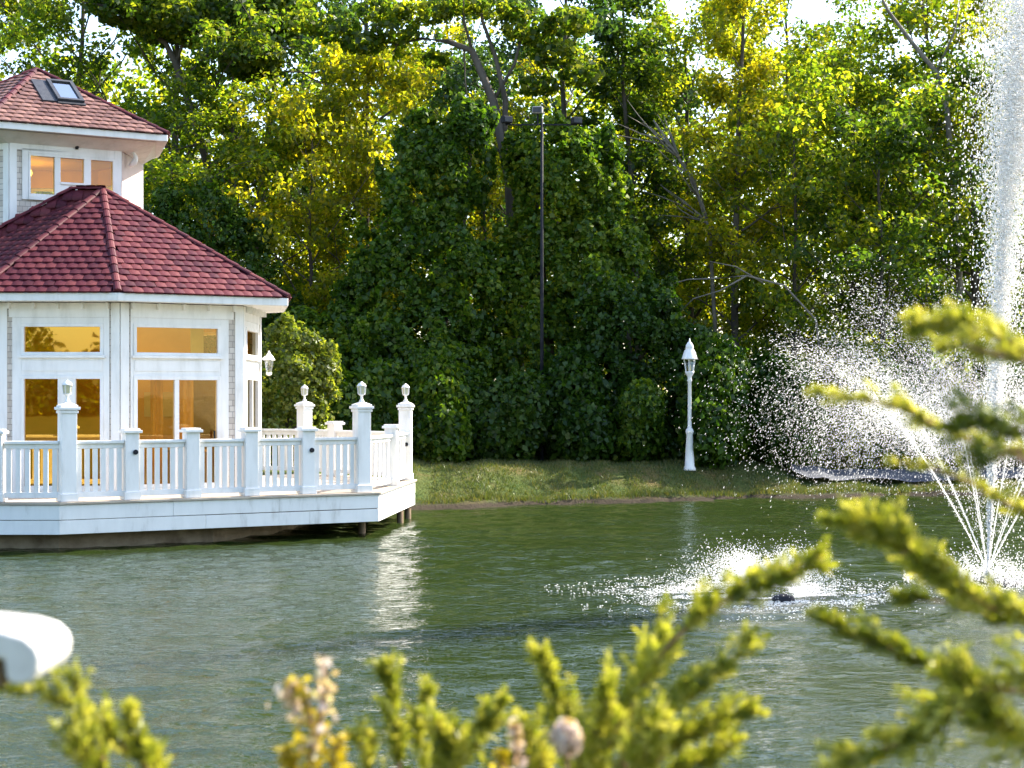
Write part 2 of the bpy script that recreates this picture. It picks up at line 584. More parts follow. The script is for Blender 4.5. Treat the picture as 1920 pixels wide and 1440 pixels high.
build_ground()
def build_water():
    """pond surface with real ripples where one can see them, flat sheets beyond"""
    rng = np.random.default_rng(4)
    x0, x1, y0, y1 = -15.0, 16.0, 9.0, 50.0
    xs = np.arange(x0, x1 + .001, .07)
    ys = np.arange(y0, y1 + .001, .06)
    X, Y = np.meshgrid(xs, ys)
    Z = np.zeros_like(X)
    wob = .35 * np.sin(X * .31 + 1) + .3 * np.sin(Y * .23 + X * .11)
    for k in range(46):
        lam = .22 * (1.4 / .22) ** (rng.random() ** 1.25)
        th = math.pi / 2 + .15 + rng.normal() * .55
        sl = .0225
        Z += sl * lam / 6.283 * np.sin(6.283 / lam * (X * math.cos(th) + Y * math.sin(th)) + wob * rng.normal() * 2 + rng.random() * 6.283)
    gust = .9 + .5 * np.sin(X * .33 + .7 * np.sin(Y * .21)) * np.sin(Y * .29 + 1.3) + .15 * np.sin(X * .9 + Y * .5)
    edge = np.clip(np.minimum(np.minimum(X - x0, x1 - X), np.minimum(Y - y0, y1 - Y)) / .8, 0, 1)
    Z *= gust * edge
    # rings that run out from the aerator and the fountain
    for cx_, cy_, a_ in ((3.4, 23.4, .010), (6.9, 24.7, .010)):
        r = np.hypot(X - cx_, Y - cy_)
        Z += a_ * np.exp(-((r - 2.0) / 3.0) ** 2) * np.sin(r * 6.283 / .55 + .8 * np.sin(X * 2) + .6 * np.sin(Y * 3)) * (.6 + .4 * np.sin(X * 5 + Y * 4))
    nx, ny = len(xs), len(ys)
    i = np.arange(nx * ny).reshape(ny, nx)
    F = np.stack([i[:-1, :-1], i[:-1, 1:], i[1:, 1:], i[1:, :-1]], -1).reshape(-1, 4)
    V = np.stack([X, Y, Z], -1).reshape(-1, 3)
    xe, ye = xs[-1], ys[-1]
    out = np.array([(-70, 4, 0), (70, 4, 0), (70, y0, 0), (-70, y0, 0), (-70, y0, 0), (x0, y0, 0), (x0, 56, 0), (-70, 56, 0),
                    (xe, y0, 0), (70, y0, 0), (70, 56, 0), (xe, 56, 0), (x0, ye, 0), (xe, ye, 0), (xe, 56, 0), (x0, 56, 0)], float)
    F = np.concatenate([F, np.arange(16).reshape(4, 4) + len(V)])
    me = arr_mesh('water', np.concatenate([V, out]), F, WATER, True)
    tag(link('water', me), kind='structure')


build_water()

# asphalt path that meets the pond's right end
pm = MB()
pp = [(7.75, 47.2), (8.3, 46.9), (9.5, 47.5), (11.6, 48.0), (14, 48.4), (20, 49.2)]
vs = []
pxs = np.linspace(7.75, 20, 60)
pys = np.interp(pxs, [q[0] for q in pp], [q[1] for q in pp])
for x, y in zip(pxs, pys):
    for q in (0, .5, 1.0, 1.5):
        vs.append((x + .1 * q, y + q, max(gz(x + .1 * q + d_, y + q) for d_ in (-1, -.6, -.3, 0, .3, .6, 1)) + 0.03))
pm.add(vs, [(4 * i + k, 4 * i + 4 + k, 4 * i + 5 + k, 4 * i + 1 + k) for i in range(59) for k in range(3)])
pm.obj('path', ASPHALT)['kind'] = 'structure'

# ------------------------------------------------------------------ pavilion
ZD = 0.86          # deck surface
WP = [(-9.75, 32.4), (-7.44, 32.4), (-5.31, 33.68), (-5.31, 36.0), (-7.44, 37.4), (-9.75, 37.4), (-11.9, 36.0), (-11.9, 33.68)]
EP = [(-9.98, 31.85), (-7.36, 31.85), (-4.41, 33.64), (-4.83, 36.2), (-7.2, 37.95), (-10.0, 37.95), (-12.45, 36.2), (-12.45, 33.4)]
ZE0, ZE1 = 4.50, 4.655
RL, RR, ZRIDGE = (-9.0, 34.9), (-8.37, 34.9), 6.94
TP = [(-10.4, 35.3), (-8.36, 36.53), (-8.36, 38.6), (-9.6, 40.0), (-11.6, 40.0), (-12.8, 38.9), (-12.6, 36.6)]
TE = [(-10.62, 34.47), (-7.35, 36.44), (-8.02, 38.8), (-9.2, 40.6), (-11.9, 40.6), (-13.5, 39.2), (-13.2, 36.0)]
ZT0, ZT1 = 8.06, 8.30
TA, ZTA = (-10.45, 37.5), 9.88

pav = thing('lakeside_pavilion', 'white two-storey pavilion with maroon tiled roofs standing on the deck over the pond', 'pavilion', (-8.6, 34.9, ZD))
OFF = Matrix.Translation((8.6, -34.9, -ZD))


def pobj(mb, name, mats, parent=None, **kw):
    """a part of the pavilion: shapes are given in world space"""
    o = mb.obj(name, mats, None, **kw)
    o.parent = parent or pav
    o.matrix_parent_inverse = Matrix.Identity(4)
    if parent is None:
        o.location = (8.6, -34.9, -ZD)
    return o


class Wall:
    """a wall's own frame: s along it from p0, z up, n outward"""
    def __init__(s, p0, p1):
        s.p0, s.p1 = Vector((*p0, 0)), Vector((*p1, 0))
        s.L = (s.p1 - s.p0).length
        s.u = (s.p1 - s.p0).normalized()
        s.n = Vector((s.u.y, -s.u.x, 0))

    def at(s, t, z, out=0.0):
        q = s.p0 + s.u * t + s.n * out
        return Vector((q.x, q.y, z))

    def s_px(s, px):
        k = (px - CX) / FPX
        return (k * s.p0.y - s.p0.x) / (s.u.x - k * s.u.y)

    def z_py(s, py, t):
        return EYE - (py - HY) / FPX * (s.p0.y + s.u.y * t)

    def rect(s, mb, s0, s1, z0, z1, o0, o1, mi=0):
        mb.box(s.at((s0 + s1) / 2, (z0 + z1) / 2, (o0 + o1) / 2), (s1 - s0, o1 - o0, z1 - z0), s.u, s.n, (0, 0, 1), mi)


def wall_cells(mb, W, z0, z1, ops, o0, o1, s0=0.0, s1=None, mi=0):
    """wall slab with openings, in strips that butt end to end"""
    s1 = W.L if s1 is None else s1
    ss = sorted({s0, s1, *[max(s0, o[0]) for o in ops], *[min(s1, o[1]) for o in ops]})
    for a, b in zip(ss[:-1], ss[1:]):
        if b - a < 1e-4:
            continue
        m = (a + b) / 2
        hs = sorted([(o[2], o[3]) for o in ops if o[0] <= m <= o[1]])
        z = z0
        for (h0, h1) in hs:
            if h0 - z > 1e-4:
                W.rect(mb, a, b, z, h0, o0, o1, mi)
            z = h1
        if z1 - z > 1e-4:
            W.rect(mb, a, b, z, z1, o0, o1, mi)


def add_window(W, s0, s1, z0, z1, muls=(), fr=0.06, pane=None, name='window', trans=()):
    """a frame in the opening (the part) with panes as its pieces"""
    f = MB()
    W.rect(f, s0, s1, z1 - fr, z1, -0.09, 0.035)
    W.rect(f, s0, s1, z0, z0 + fr, -0.09, 0.035)
    W.rect(f, s0, s0 + fr, z0 + fr, z1 - fr, -0.09, 0.035)
    W.rect(f, s1 - fr, s1, z0 + fr, z1 - fr, -0.09, 0.035)
    for m, mw in muls:
        W.rect(f, m - mw / 2, m + mw / 2, z0 + fr, z1 - fr, -0.085, 0.03)
    fo = pobj(f, name, WHITE, bevel=0.006)
    edges = [s0 + fr]
    for m, mw in muls:
        edges += [m - mw / 2, m + mw / 2]
    edges.append(s1 - fr)
    for a, b in zip(edges[::2], edges[1::2]):
        pm_ = MB()
        pm_.add([W.at(a, z0 + fr, -0.03), W.at(b, z0 + fr, -0.03), W.at(b, z1 - fr, -0.03), W.at(a, z1 - fr, -0.03)], [(0, 1, 2, 3)])
        pobj(pm_, 'pane', pane or PANE, fo)
    sl = MB()
    W.rect(sl, s0 - 0.04, s1 + 0.04, z0 - 0.05, z0 - 0.002, 0.0, 0.08)
    pobj(sl, 'sill', WHITE, fo)
    return fo


# --- sunroom walls
walls = [Wall(WP[i], WP[(i + 1) % 8]) for i in range(8)]
W1, W2, W3, W0 = walls[0], walls[1], walls[2], walls[7]
ZU0, ZU1, ZL1 = 3.50, 4.10, 3.11        # upper windows' foot and head, lower windows' head
ZL0 = ZD + 0.10
ops1 = (W1.s_px(40), W1.s_px(194))
ops2 = (W2.s_px(250), W2.s_px(413))
spec = {}
for i, W in enumerate(walls):
    if i == 0:
        a, b = ops1
    elif i == 1:
        a, b = ops2
    elif i == 2:
        a, b = 0.28, W.L - 0.42
    else:
        a, b = 0.38, W.L - 0.38
    spec[i] = (a, b)
    m = MB()
    ops = [(a, b, ZU0, ZU1), (a, b, ZL0, ZL1)]
    wall_cells(m, W, ZD, 4.5, ops, -0.16, -0.012)
    pobj(m, 'wall', SHINGLE)
    lin = MB()
    wall_cells(lin, W, ZD, 4.5, ops, -0.18, -0.163, 0.06, W.L - 0.06)
    pobj(lin, 'wall_lining', AMBERWALL)
    # white boards round the openings, a frieze above, boards on the corners
    cs = MB()
    c0, c1 = max(0.20, a - 0.17), min(W.L - 0.20, b + 0.17)
    wall_cells(cs, W, ZD + .003, 4.22, ops, -0.010, 0.014, c0, c1)
    W.rect(cs, 0.20, W.L - 0.20, 4.223, 4.497, -0.010, 0.020)
    pobj(cs, 'casing', WHITE, bevel=0.004)
    ra = MB()
    W.rect(ra, a + 0.02, b - 0.02, ZL1 + 0.09, ZU0 - 0.10, 0.016, 0.026)
    pobj(ra, 'transom_panel', WHITE, bevel=0.004)
    cb = MB()
    W.rect(cb, 0.004, 0.17, ZD + .004, 4.497, -0.008, 0.028)
    W.rect(cb, W.L - 0.17, W.L - 0.004, ZD + .004, 4.497, -0.008, 0.028)
    pobj(cb, 'corner_board', WHITE, bevel=0.004)
    gl = PANEG if i in (0, 7) else (PANED if i == 2 else PANE)
    add_window(W, a, b, ZU0, ZU1, pane=gl)
    if i == 0:
        mid = (W1.s_px(108) + W1.s_px(143)) / 2
        add_window(W, a, b, ZL0, ZL1, [(mid, 0.34)], pane=gl)
    elif i == 1:
        d = add_window(W, a, b, ZL0, ZL1, [(W2.s_px(331), 0.09)], fr=0.075, pane=gl, name='sliding_door')
        h = MB()
        W.rect(h, W.s_px(399), W.s_px(401.5), 1.75, 2.05, 0.04, 0.075)
        pobj(h, 'handle', BLACK, d)
    else:
        add_window(W, a, b, ZL0, ZL1, [((a + b) / 2, 0.10)], pane=gl)

# floor, ceiling and a warm lamp in the sunroom
inn = [(x * 0.985 + -8.6 * 0.015, y * 0.985 + 34.9 * 0.015) for x, y in WP]
fl = MB().prism(inn, ZD + 0.005, ZD + 0.03)
pobj(fl, 'room_floor', FLOORM)
ce = MB().prism(inn, 4.40, 4.44)
pobj(ce, 'ceiling', AMBERWALL)
bk = MB()
bk.box((-8.9, 36.3, 2.62), (4.6, 0.12, 3.5))
pobj(bk, 'partition_wall', AMBERWALL)


dr_ = MB()
dr_.box((-6.35, 36.20, 1.95), (0.85, 0.06, 2.10))
dr_.box((-6.35, 36.21, 1.95), (1.05, 0.05, 2.28))
pobj(dr_, 'inner_door', FLOORM)
pc_ = MB()
pc_.box((-7.45, 36.21, 2.55), (0.70, 0.04, 0.52))
pobj(pc_, 'wall_picture', CREAM)


def room_lamp(loc, power, r=0.14):
    lp = MB().lathe([(0.02, r), (r * .8, r * .6), (r, 0), (r * .8, -r * .6), (0.02, -r)], loc, 12)
    pobj(lp, 'ceiling_lamp', BULB, smooth=True)
    ld = bpy.data.lights.new('room_light', 'POINT')
    ld.energy = power
    ld.color = (1.0, 0.70, 0.28)
    ld.shadow_soft_size = 0.25
    lo = bpy.data.objects.new('room_light', ld)
    C.objects.link(lo)
    lo.location = (loc[0], loc[1], loc[2] - r - 0.3)


room_lamp((-8.0, 34.6, 4.1), 8)


def curtain(W, s0, s1, z0, z1, depth, m=CURTAIN, amp=0.05, per=0.16, back=0.28):
    mb = MB()
    n = max(8, int((s1 - s0) / per * 6))
    vs, fs = [], []
    for k in range(n + 1):
        t = s0 + (s1 - s0) * k / n
        o = -back - depth + amp * math.sin(2 * math.pi * (t - s0) / per + 0.6 * math.sin(t * 5))
        vs += [W.at(t, z0, o), W.at(t, z1, o)]
    for k in range(n):
        fs.append((2 * k, 2 * k + 2, 2 * k + 3, 2 * k + 1))
    mb.add(vs, fs)
    return pobj(mb, 'curtain', m, smooth=True)


curtain(W2, W2.s_px(300), W2.s_px(322), 0.95, 3.3, 0.25)
curtain(W2, W2.s_px(336), W2.s_px(374), 0.95, 3.3, 0.0)
curtain(W2, W2.s_px(245), W2.s_px(296), 0.95, 3.3, 1.0)
cb_ = MB()
W2.rect(cb_, W2.s_px(374), W2.s_px(398), 3.46, 4.12, -0.5, -0.47)
pobj(cb_, 'window_blind', CREAM)
tb = MB()
tb.box((-6.55, 34.5, 1.62), (0.75, 0.5, 0.05))
for sx in (-.32, .32):
    for sy in (-.2, .2):
        tb.box((-6.55 + sx, 34.5 + sy, 1.25), (0.05, 0.05, 0.70))
pobj(tb, 'side_table', FLOORM)

# --- roof structure: fascia, soffit, roof decks
def ring(poly, z0, z1, th, mb):
    n = len(poly)
    for i in range(n):
        a, b = Vector((*poly[i], 0)), Vector((*poly[(i + 1) % n], 0))
        u = (b - a).normalized()
        nn = Vector((u.y, -u.x, 0))
        c = (a + b) / 2 - nn * th / 2
        mb.box((c.x, c.y, (z0 + z1) / 2), ((b - a).length - 0.003, th, z1 - z0), u, nn)


def soffit(mb, inner, outer, z):
    n = len(inner)
    m = len(outer)
    for i in range(n):
        j = (i + 1) % n
        mb.add([(*inner[i], z), (*inner[j], z), (*outer[j], z), (*outer[i], z)], [(0, 1, 2, 3)])


g = MB()
ring(EP, ZE0, ZE1, 0.11, g)
pobj(g, 'gutter', WHITE, bevel=0.012)
g = MB()
soffit(g, WP, [(x * 0.985 - 8.6 * 0.015, y * 0.985 + 34.9 * 0.015) for x, y in EP], ZE0 + 0.012)
pobj(g, 'soffit', WHITE)
# small brackets under the eaves, seen as tabs along the frieze
for W in (W1, W2, W3, W0):
    k = int(W.L / 0.55)
    for q in range(k + 1):
        t = 0.22 + (W.L - 0.44) * q / k
        bm_ = MB()
        W.rect(bm_, t - 0.02, t + 0.02, 4.38, 4.495, 0.022, 0.16)
        pobj(bm_, 'eave_bracket', WHITE)

g = MB()
ring(TE, ZT0 + 0.10, ZT1, 0.10, g)
pobj(g, 'tower_fascia', WHITE, bevel=0.012)
g = MB()
soffit(g, TP, [(x * 0.97 + TA[0] * 0.03, y * 0.97 + TA[1] * 0.03) for x, y in TE], ZT0 + 0.10)
pobj(g, 'tower_soffit', WHITE)
g = MB()
tins = [(x * 0.80 + TA[0] * 0.2, y * 0.80 + TA[1] * 0.2) for x, y in TE]
# cove moulding between fascia and wall
for i in range(7):
    j = (i + 1) % 7
    o1, o2 = Vector((*TE[i], 0)).lerp(Vector((*TP[i], 0)), .25), Vector((*TE[j], 0)).lerp(Vector((*TP[j], 0)), .25)
    i1, i2 = Vector((*TE[i], 0)).lerp(Vector((*TP[i], 0)), .97), Vector((*TE[j], 0)).lerp(Vector((*TP[j], 0)), .97)
    g.add([(o1.x, o1.y, ZT0 + .092), (o2.x, o2.y, ZT0 + .092), (i2.x, i2.y, ZT0 - .10), (i1.x, i1.y, ZT0 - .10)], [(0, 1, 2, 3)])
pobj(g, 'tower_cove', WHITE)


def tile_mesh():
    """one scalloped roof tile, 0.20 wide, 0.26 long, arched, its foot curved and thick; y runs up the slope"""
    wd, ln = 0.198, 0.27
    mb = MB()
    n = 6
    top, foot = [], []
    for k in range(n + 1):
        q = k / n
        x = -wd / 2 + wd * q
        arch = 0.015 * math.sin(math.pi * q)
        drop = -0.026 * math.sin(math.pi * q)
        mb.v.append((x, drop, 0.018 + arch))
        mb.v.append((x, ln * 0.5, 0.012 + arch * .8))
        mb.v.append((x, ln, 0.002 + arch * .45))
        mb.v.append((x, drop, 0.0))
    for k in range(n):
        a, b = 4 * k, 4 * k + 4
        mb.f += [(a, b, b + 1, a + 1), (a + 1, b + 1, b + 2, a + 2), (a + 3, b + 3, b, a)]
    mb.m = [0] * len(mb.f)
    return mb.mesh('roof_tile', MAROON)


TILE = tile_mesh()
TILE_SUNLIT = TILE.copy()
TILE_SUNLIT.materials[0] = SUNLIT
capm = MB()
for yy, rr, zz in ((0.0, 0.080, 0.012), (0.34, 0.072, 0.0)):
    for k in range(7):
        q = math.pi * k / 6
        capm.v.append((rr * math.cos(q), yy, zz + 0.75 * rr * math.sin(q) - 0.02))
for k in range(6):
    capm.f.append((k, k + 1, 8 + k, 7 + k))
capm.f.append((0, 1, 2, 3, 4, 5, 6))
capm.m = [0] * len(capm.f)
CAPM = capm.mesh('ridge_tile', MAROON)
TV = np.array([v.co[:] for v in TILE.vertices])
TF = np.array([list(p.vertices) for p in TILE.polygons])

STUFF_M = {}


def tile_facet(poly, roof, budget, key, holes=(), edir=None):
    """rows of tiles on the planar facet poly[0]-poly[1] is the eave"""
    a, b = Vector(poly[0]), Vector(poly[1])
    e = Vector(edir).normalized() if edir else (b - a).normalized()
    nrm = (b - a).cross(Vector(poly[2]) - a).normalized()
    if nrm.z < 0:
        nrm = -nrm
    up = nrm.cross(e)
    if up.z < 0:
        up = -up
    uv = [((Vector(p) - a).dot(e), (Vector(p) - a).dot(up)) for p in poly]

    def inside(x, y, mg):
        n = len(uv)
        s = 0
        for i in range(n):
            (x0, y0), (x1, y1) = uv[i], uv[(i + 1) % n]
            l = math.hypot(x1 - x0, y1 - y0)
            if l < 1e-6:
                continue
            d = ((x1 - x0) * (y - y0) - (y1 - y0) * (x - x0)) / l
            if d < mg:
                return False
        return True
    vmax = max(q[1] for q in uv)
    umin, umax = min(q[0] for q in uv), max(q[0] for q in uv)
    r = int(math.floor(min(q[1] for q in uv) / 0.205)) if edir else 0
    while r * 0.205 < vmax:
        y = r * 0.205 - 0.03
        x = umin + (0.1 if r % 2 else 0.0)
        while x < umax + 0.1:
            cx, cyy = x, y + 0.12
            if inside(cx, cyy if edir else max(cyy, 0.03), 0.02):
                hole = any(h[0] < cx < h[1] and h[2] < cyy < h[3] for h in holes)
                if not hole:
                    jit = random.uniform(-.006, .006)
                    tilt = up * math.cos(R(3)) - nrm * math.sin(R(3))
                    nn = e.cross(tilt)
                    if nn.z < 0:
                        nn = -nn
                    ee = tilt.cross(nn)
                    o_ = a + e * (cx + jit) + up * y + nrm * (0.028 + random.uniform(0, .004))
                    M = Matrix((( ee.x, tilt.x, nn.x, o_.x), (ee.y, tilt.y, nn.y, o_.y), (ee.z, tilt.z, nn.z, o_.z), (0, 0, 0, 1)))
                    if budget[0] > 0:
                        budget[0] -= 1
                        t = link('roof_tile', TILE_SUNLIT if key == 'tower' else TILE, roof)
                        t.matrix_basis = M
                    else:
                        A = np.array(M)
                        STUFF_M.setdefault(key, []).append(TV @ A[:3, :3].T + A[:3, 3])
            x += 0.2
        r += 1
    return a, e, up, nrm


def hip(a, b, roof, step=0.30):
    a, b = Vector(a), Vector(b)
    d = b - a
    L = d.length
    d.normalize()
    side = d.cross(Vector((0, 0, 1))).normalized()
    nn = side.cross(d)
    k = int(L / step)
    for i in range(k):
        p = a + d * (i * L / k) + nn * 0.035
        t = link('ridge_tile', CAPM, roof)
        t.matrix_basis = Matrix(((side.x, d.x, nn.x, p.x), (side.y, d.y, nn.y, p.y), (side.z, d.z, nn.z, p.z), (0, 0, 0, 1)))


random.seed(3)
ROOFZ = ZE1 + 0.005
e3 = [(*p, ROOFZ) for p in EP]
rl, rr = (*RL, ZRIDGE), (*RR, ZRIDGE)
rm = MB()
facets = []
tops = [rr, rr, rr, rr, rl, rl, rl, rr]
for i in range(8):
    j = (i + 1) % 8
    facets.append([e3[i], e3[j], tops[i]])
facets_fill = [[e3[7], rr, rl], [e3[4], rl, rr]]
for f in facets + facets_fill:
    k = len(rm.v)
    rm.v += [tuple(p) for p in f]
    rm.f.append((k, k + 1, k + 2))
    rm.m.append(0)
roof = pobj(rm, 'roof', MAROON)
budget = [300]
for i in (1, 0, 7, 2, 3, 6, 4, 5):
    tile_facet(facets[i], roof, budget, 'roof')
tile_facet(facets_fill[0], roof, budget, 'roof', edir=(1, 0, 0))
tile_facet(facets_fill[1], roof, budget, 'roof', edir=(-1, 0, 0))
for a, b in ((e3[1], rr), (e3[2], rr), (e3[0], rr), (e3[3], rr), (e3[7], rl), (e3[6], rl), (e3[5], rl), (e3[4], rr), (rr, rl)):
    hip(a, b, roof)
if 'roof' in STUFF_M:
    V = np.concatenate(STUFF_M['roof'])
    F = np.concatenate([TF + len(TV) * i for i in range(len(STUFF_M['roof']))])
    tag(link('remaining_tiling', arr_mesh('remaining_tiling', V, F, MAROON), roof), kind='stuff')

# --- tower
TW = [Wall(TP[i], TP[(i + 1) % 7]) for i in range(7)]
T0, T1 = TW[0], TW[1]
ta, tb_ = T0.s_px(53), T0.s_px(215)
zt1 = T0.z_py(287, ta)
zt0 = T0.z_py(367, ta)
for i, W in enumerate(TW):
    m = MB()
    lin = MB()
    if i == 0:
        ops = [(ta, tb_, zt0, zt1)]
    elif i in (2, 3, 4, 5):
        ops = [(0.35, W.L - 0.35, zt0 + .2, zt1 - .2)]
    else:
        ops = []
    wall_cells(m, W, 4.6, ZT0 + 0.09, ops, -0.14, -0.012)
    pobj(m, 'tower_wall', SHINGLE)
    wall_cells(lin, W, 4.8, ZT0 + 0.0, ops, -0.16, -0.143, 0.06, W.L - 0.06)
    pobj(lin, 'tower_lining', AMBERWALL)
    cb = MB()
    if i == 1:
        # the side seen at the tower's right is plain painted board
        wall_cells(cb, W, 5.0, ZT0 - 0.05, ops, -0.010, 0.012, 0.02, W.L - 0.02)
        pobj(cb, 'board_panel', PINKISH)
    else:
        W.rect(cb, 0.004, 0.15, 4.9, ZT0 - 0.06, -0.008, 0.028)
        W.rect(cb, W.L - 0.15, W.L - 0.004, 4.9, ZT0 - 0.06, -0.008, 0.028)
        W.rect(cb, 0.153, W.L - 0.153, ZT0 - 0.22, ZT0 - 0.06, -0.008, 0.020)
        pobj(cb, 'tower_corner_board', WHITE)
    if i in (2, 3, 4, 5):
        add_window(W, 0.35, W.L - 0.35, zt0 + .2, zt1 - .2, pane=CLEAR)
# the three-light window of the tower's front
f = MB()
sm1, sm2 = (T0.s_px(102), T0.s_px(113)), (T0.s_px(157), T0.s_px(170))
fr = 0.05
T0.rect(f, ta - 0.13, ta - .002, zt0 - .08, zt1 + 0.10, -0.01, 0.02)
T0.rect(f, tb_ + .002, tb_ + 0.10, zt0 - .08, zt1 + 0.10, -0.01, 0.02)
T0.rect(f, ta - .002, tb_ + .002, zt1 + .002, zt1 + 0.10, -0.01, 0.02)
T0.rect(f, ta - .002, tb_ + .002, zt0 - .08, zt0 - .002, -0.01, 0.05)
T0.rect(f, ta, tb_, zt1 - fr, zt1, -0.08, 0.03)
T0.rect(f, ta, tb_, zt0, zt0 + fr, -0.08, 0.03)
T0.rect(f, ta, ta + .045, zt0 + fr, zt1 - fr, -0.08, 0.03)
T0.rect(f, tb_ - .045, tb_, zt0 + fr, zt1 - fr, -0.08, 0.03)
for a, b in (sm1, sm2):
    T0.rect(f, a, b, zt0 + fr, zt1 - fr, -0.08, 0.03)
zmid = T0.z_py(341, 1.0)
T0.rect(f, sm1[1], sm2[0], zt0 + fr, zmid, -0.06, 0.02)
T0.rect(f, sm1[1], sm2[0], zmid - .05, zmid, 0.022, 0.05)
tw = pobj(f, 'tower_window', WHITE, bevel=0.006)
for a, b, z0 in ((ta + .045, sm1[0], zt0 + fr), (sm1[1], sm2[0], zmid), (sm2[1], tb_ - .045, zt0 + fr)):
    pn = MB().add([T0.at(a, z0, -.03), T0.at(b, z0, -.03), T0.at(b, zt1 - fr, -.03), T0.at(a, zt1 - fr, -.03)], [(0, 1, 2, 3)])
    pobj(pn, 'pane', PANET, tw)
tf = MB().prism([(x * .96 + TA[0] * .04, y * .96 + TA[1] * .04) for x, y in TP], 5.55, 5.6)
pobj(tf, 'tower_floor', FLOORM)
tf = MB().prism([(x * .96 + TA[0] * .04, y * .96 + TA[1] * .04) for x, y in TP], 7.98, 8.02)
pobj(tf, 'tower_ceiling', AMBERWALL)
room_lamp((-10.9, 38.4, 7.75), 11, 0.11)
# dark downlight under the tower eave and a scroll bracket at its corner
sp = MB().lathe([(0.03, 0.0), (0.045, 0.05), (0.045, 0.10)], T0.at(T0.s_px(143), ZT0 - .13, 0.05), 10)
pobj(sp, 'eave_light', BLACK)
bk2 = MB()
pts = []
for k in range(9):
    q = k / 8
    pts.append(Vector((-8.34 + 0.05 + 0.15 * math.sin(q * 3.0), 36.9, ZT0 - 0.02 - 0.34 * q)))
bk2.tube(pts, [0.05, 0.05, 0.05, 0.055, 0.06, 0.07, 0.075, 0.065, 0.04], 8)
pobj(bk2, 'scroll_bracket', WHITE, smooth=True)

TZ = ZT1 + 0.005
t3 = [(*p, TZ) for p in TE]
apex = (*TA, ZTA)
rm = MB()
for i in range(7):
    k = len(rm.v)
    rm.v += [t3[i], t3[(i + 1) % 7], apex]
    rm.f.append((k, k + 1, k + 2))
    rm.m.append(0)
troof = pobj(rm, 'tower_roof', MAROON)


def plane_hit(px, py, poly):
    a, b, c = (Vector(p) for p in poly)
    nn = (b - a).cross(c - a)
    d = Vector(((px - CX) / FPX, 1, -(py - HY) / FPX))
    t = nn.dot(a - Vector((0, 0, EYE))) / nn.dot(d)
    return Vector((0, 0, EYE)) + d * t


fac = [t3[0], t3[1], apex]
budget = [300]
q = [plane_hit(*p, fac) for p in ((92, 160), (133, 160), (152, 197), (106, 197))]
a_, b_ = Vector(fac[0]), Vector(fac[1])
e_ = (b_ - a_).normalized()
n_ = (b_ - a_).cross(Vector(fac[2]) - a_).normalized()
u_ = n_.cross(e_)
uvs = [((x - a_).dot(e_), (x - a_).dot(u_)) for x in q]
h0, h1 = sum(x[0] for x in (uvs[0], uvs[3])) / 2, sum(x[0] for x in (uvs[1], uvs[2])) / 2
k0, k1 = sum(x[1] for x in uvs[2:]) / 2, sum(x[1] for x in uvs[:2]) / 2
tile_facet(fac, troof, budget, 'tower')
for i in (6, 1, 5, 2, 3, 4):
    tile_facet([t3[i], t3[(i + 1) % 7], apex], troof, budget, 'tower')
for i in range(7):
    hip(t3[i], apex, troof)
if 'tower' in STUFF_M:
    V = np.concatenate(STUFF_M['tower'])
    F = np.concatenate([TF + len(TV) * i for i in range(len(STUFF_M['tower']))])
    tag(link('remaining_tiling', arr_mesh('remaining_tiling', V, F, SUNLIT), troof), kind='stuff')


def skylight(a, e, u, n, x0, x1, y0, y1, tilt):
    """curb, and a sash hinged at its head"""
    cu = MB()
    c = a + e * ((x0 + x1) / 2) + u * ((y0 + y1) / 2) + n * 0.05
    cu.box(c, (x1 - x0, y1 - y0, 0.06), e, u, n)
    cu.box(c - e * ((x1 - x0) * .5 + .17) - n * .005, (.34, y1 - y0 + .05, 0.07), e, u, n)  # dark side plate: flashing, with the skylight's shadow built into it
    cu.box(c - u * ((y1 - y0) * .5 + .05) - n * .005, (x1 - x0 + .06, .10, 0.07), e, u, n)
    so = pobj(cu, 'skylight', DARKF)
    hinge = a + e * ((x0 + x1) / 2) + u * y1 + n * 0.10
    d = (-u * math.cos(tilt) + n * math.sin(tilt)).normalized()
    nn = e.cross(-d)
    if nn.dot(n) < 0:
        nn = -nn
    L = y1 - y0
    s_ = MB()
    for t, wd in ((0.04, 0.08), (L - .04, 0.08)):
        s_.box(hinge + d * t, (x1 - x0 + .04, wd, 0.07), e, d, nn)
    for sx in (-1, 1):
        s_.box(hinge + d * (L / 2) + e * (sx * ((x1 - x0) / 2 - .02)), (0.08, L - .17, 0.07), e, d, nn)
    pobj(s_, 'sash', DARKF, so)
    p = MB()
    w2, l0, l1 = (x1 - x0) / 2 - .06, .08, L - .08
    p.add([hinge + d * l0 - e * w2, hinge + d * l0 + e * w2, hinge + d * l1 + e * w2, hinge + d * l1 - e * w2], [(0, 1, 2, 3)])
    pobj(p, 'pane', SKYPANE, so)


skylight(a_, e_, u_, n_, h0, h1, k0, k1, 0.0)
a6, b6 = Vector(t3[6]), Vector(t3[0])
e6 = (b6 - a6).normalized()
n6 = (b6 - a6).cross(Vector(apex) - a6).normalized()
u6 = n6.cross(e6)
skylight(a6, e6, u6, n6, 1.35, 1.95, 0.75, 1.35, 0.0)

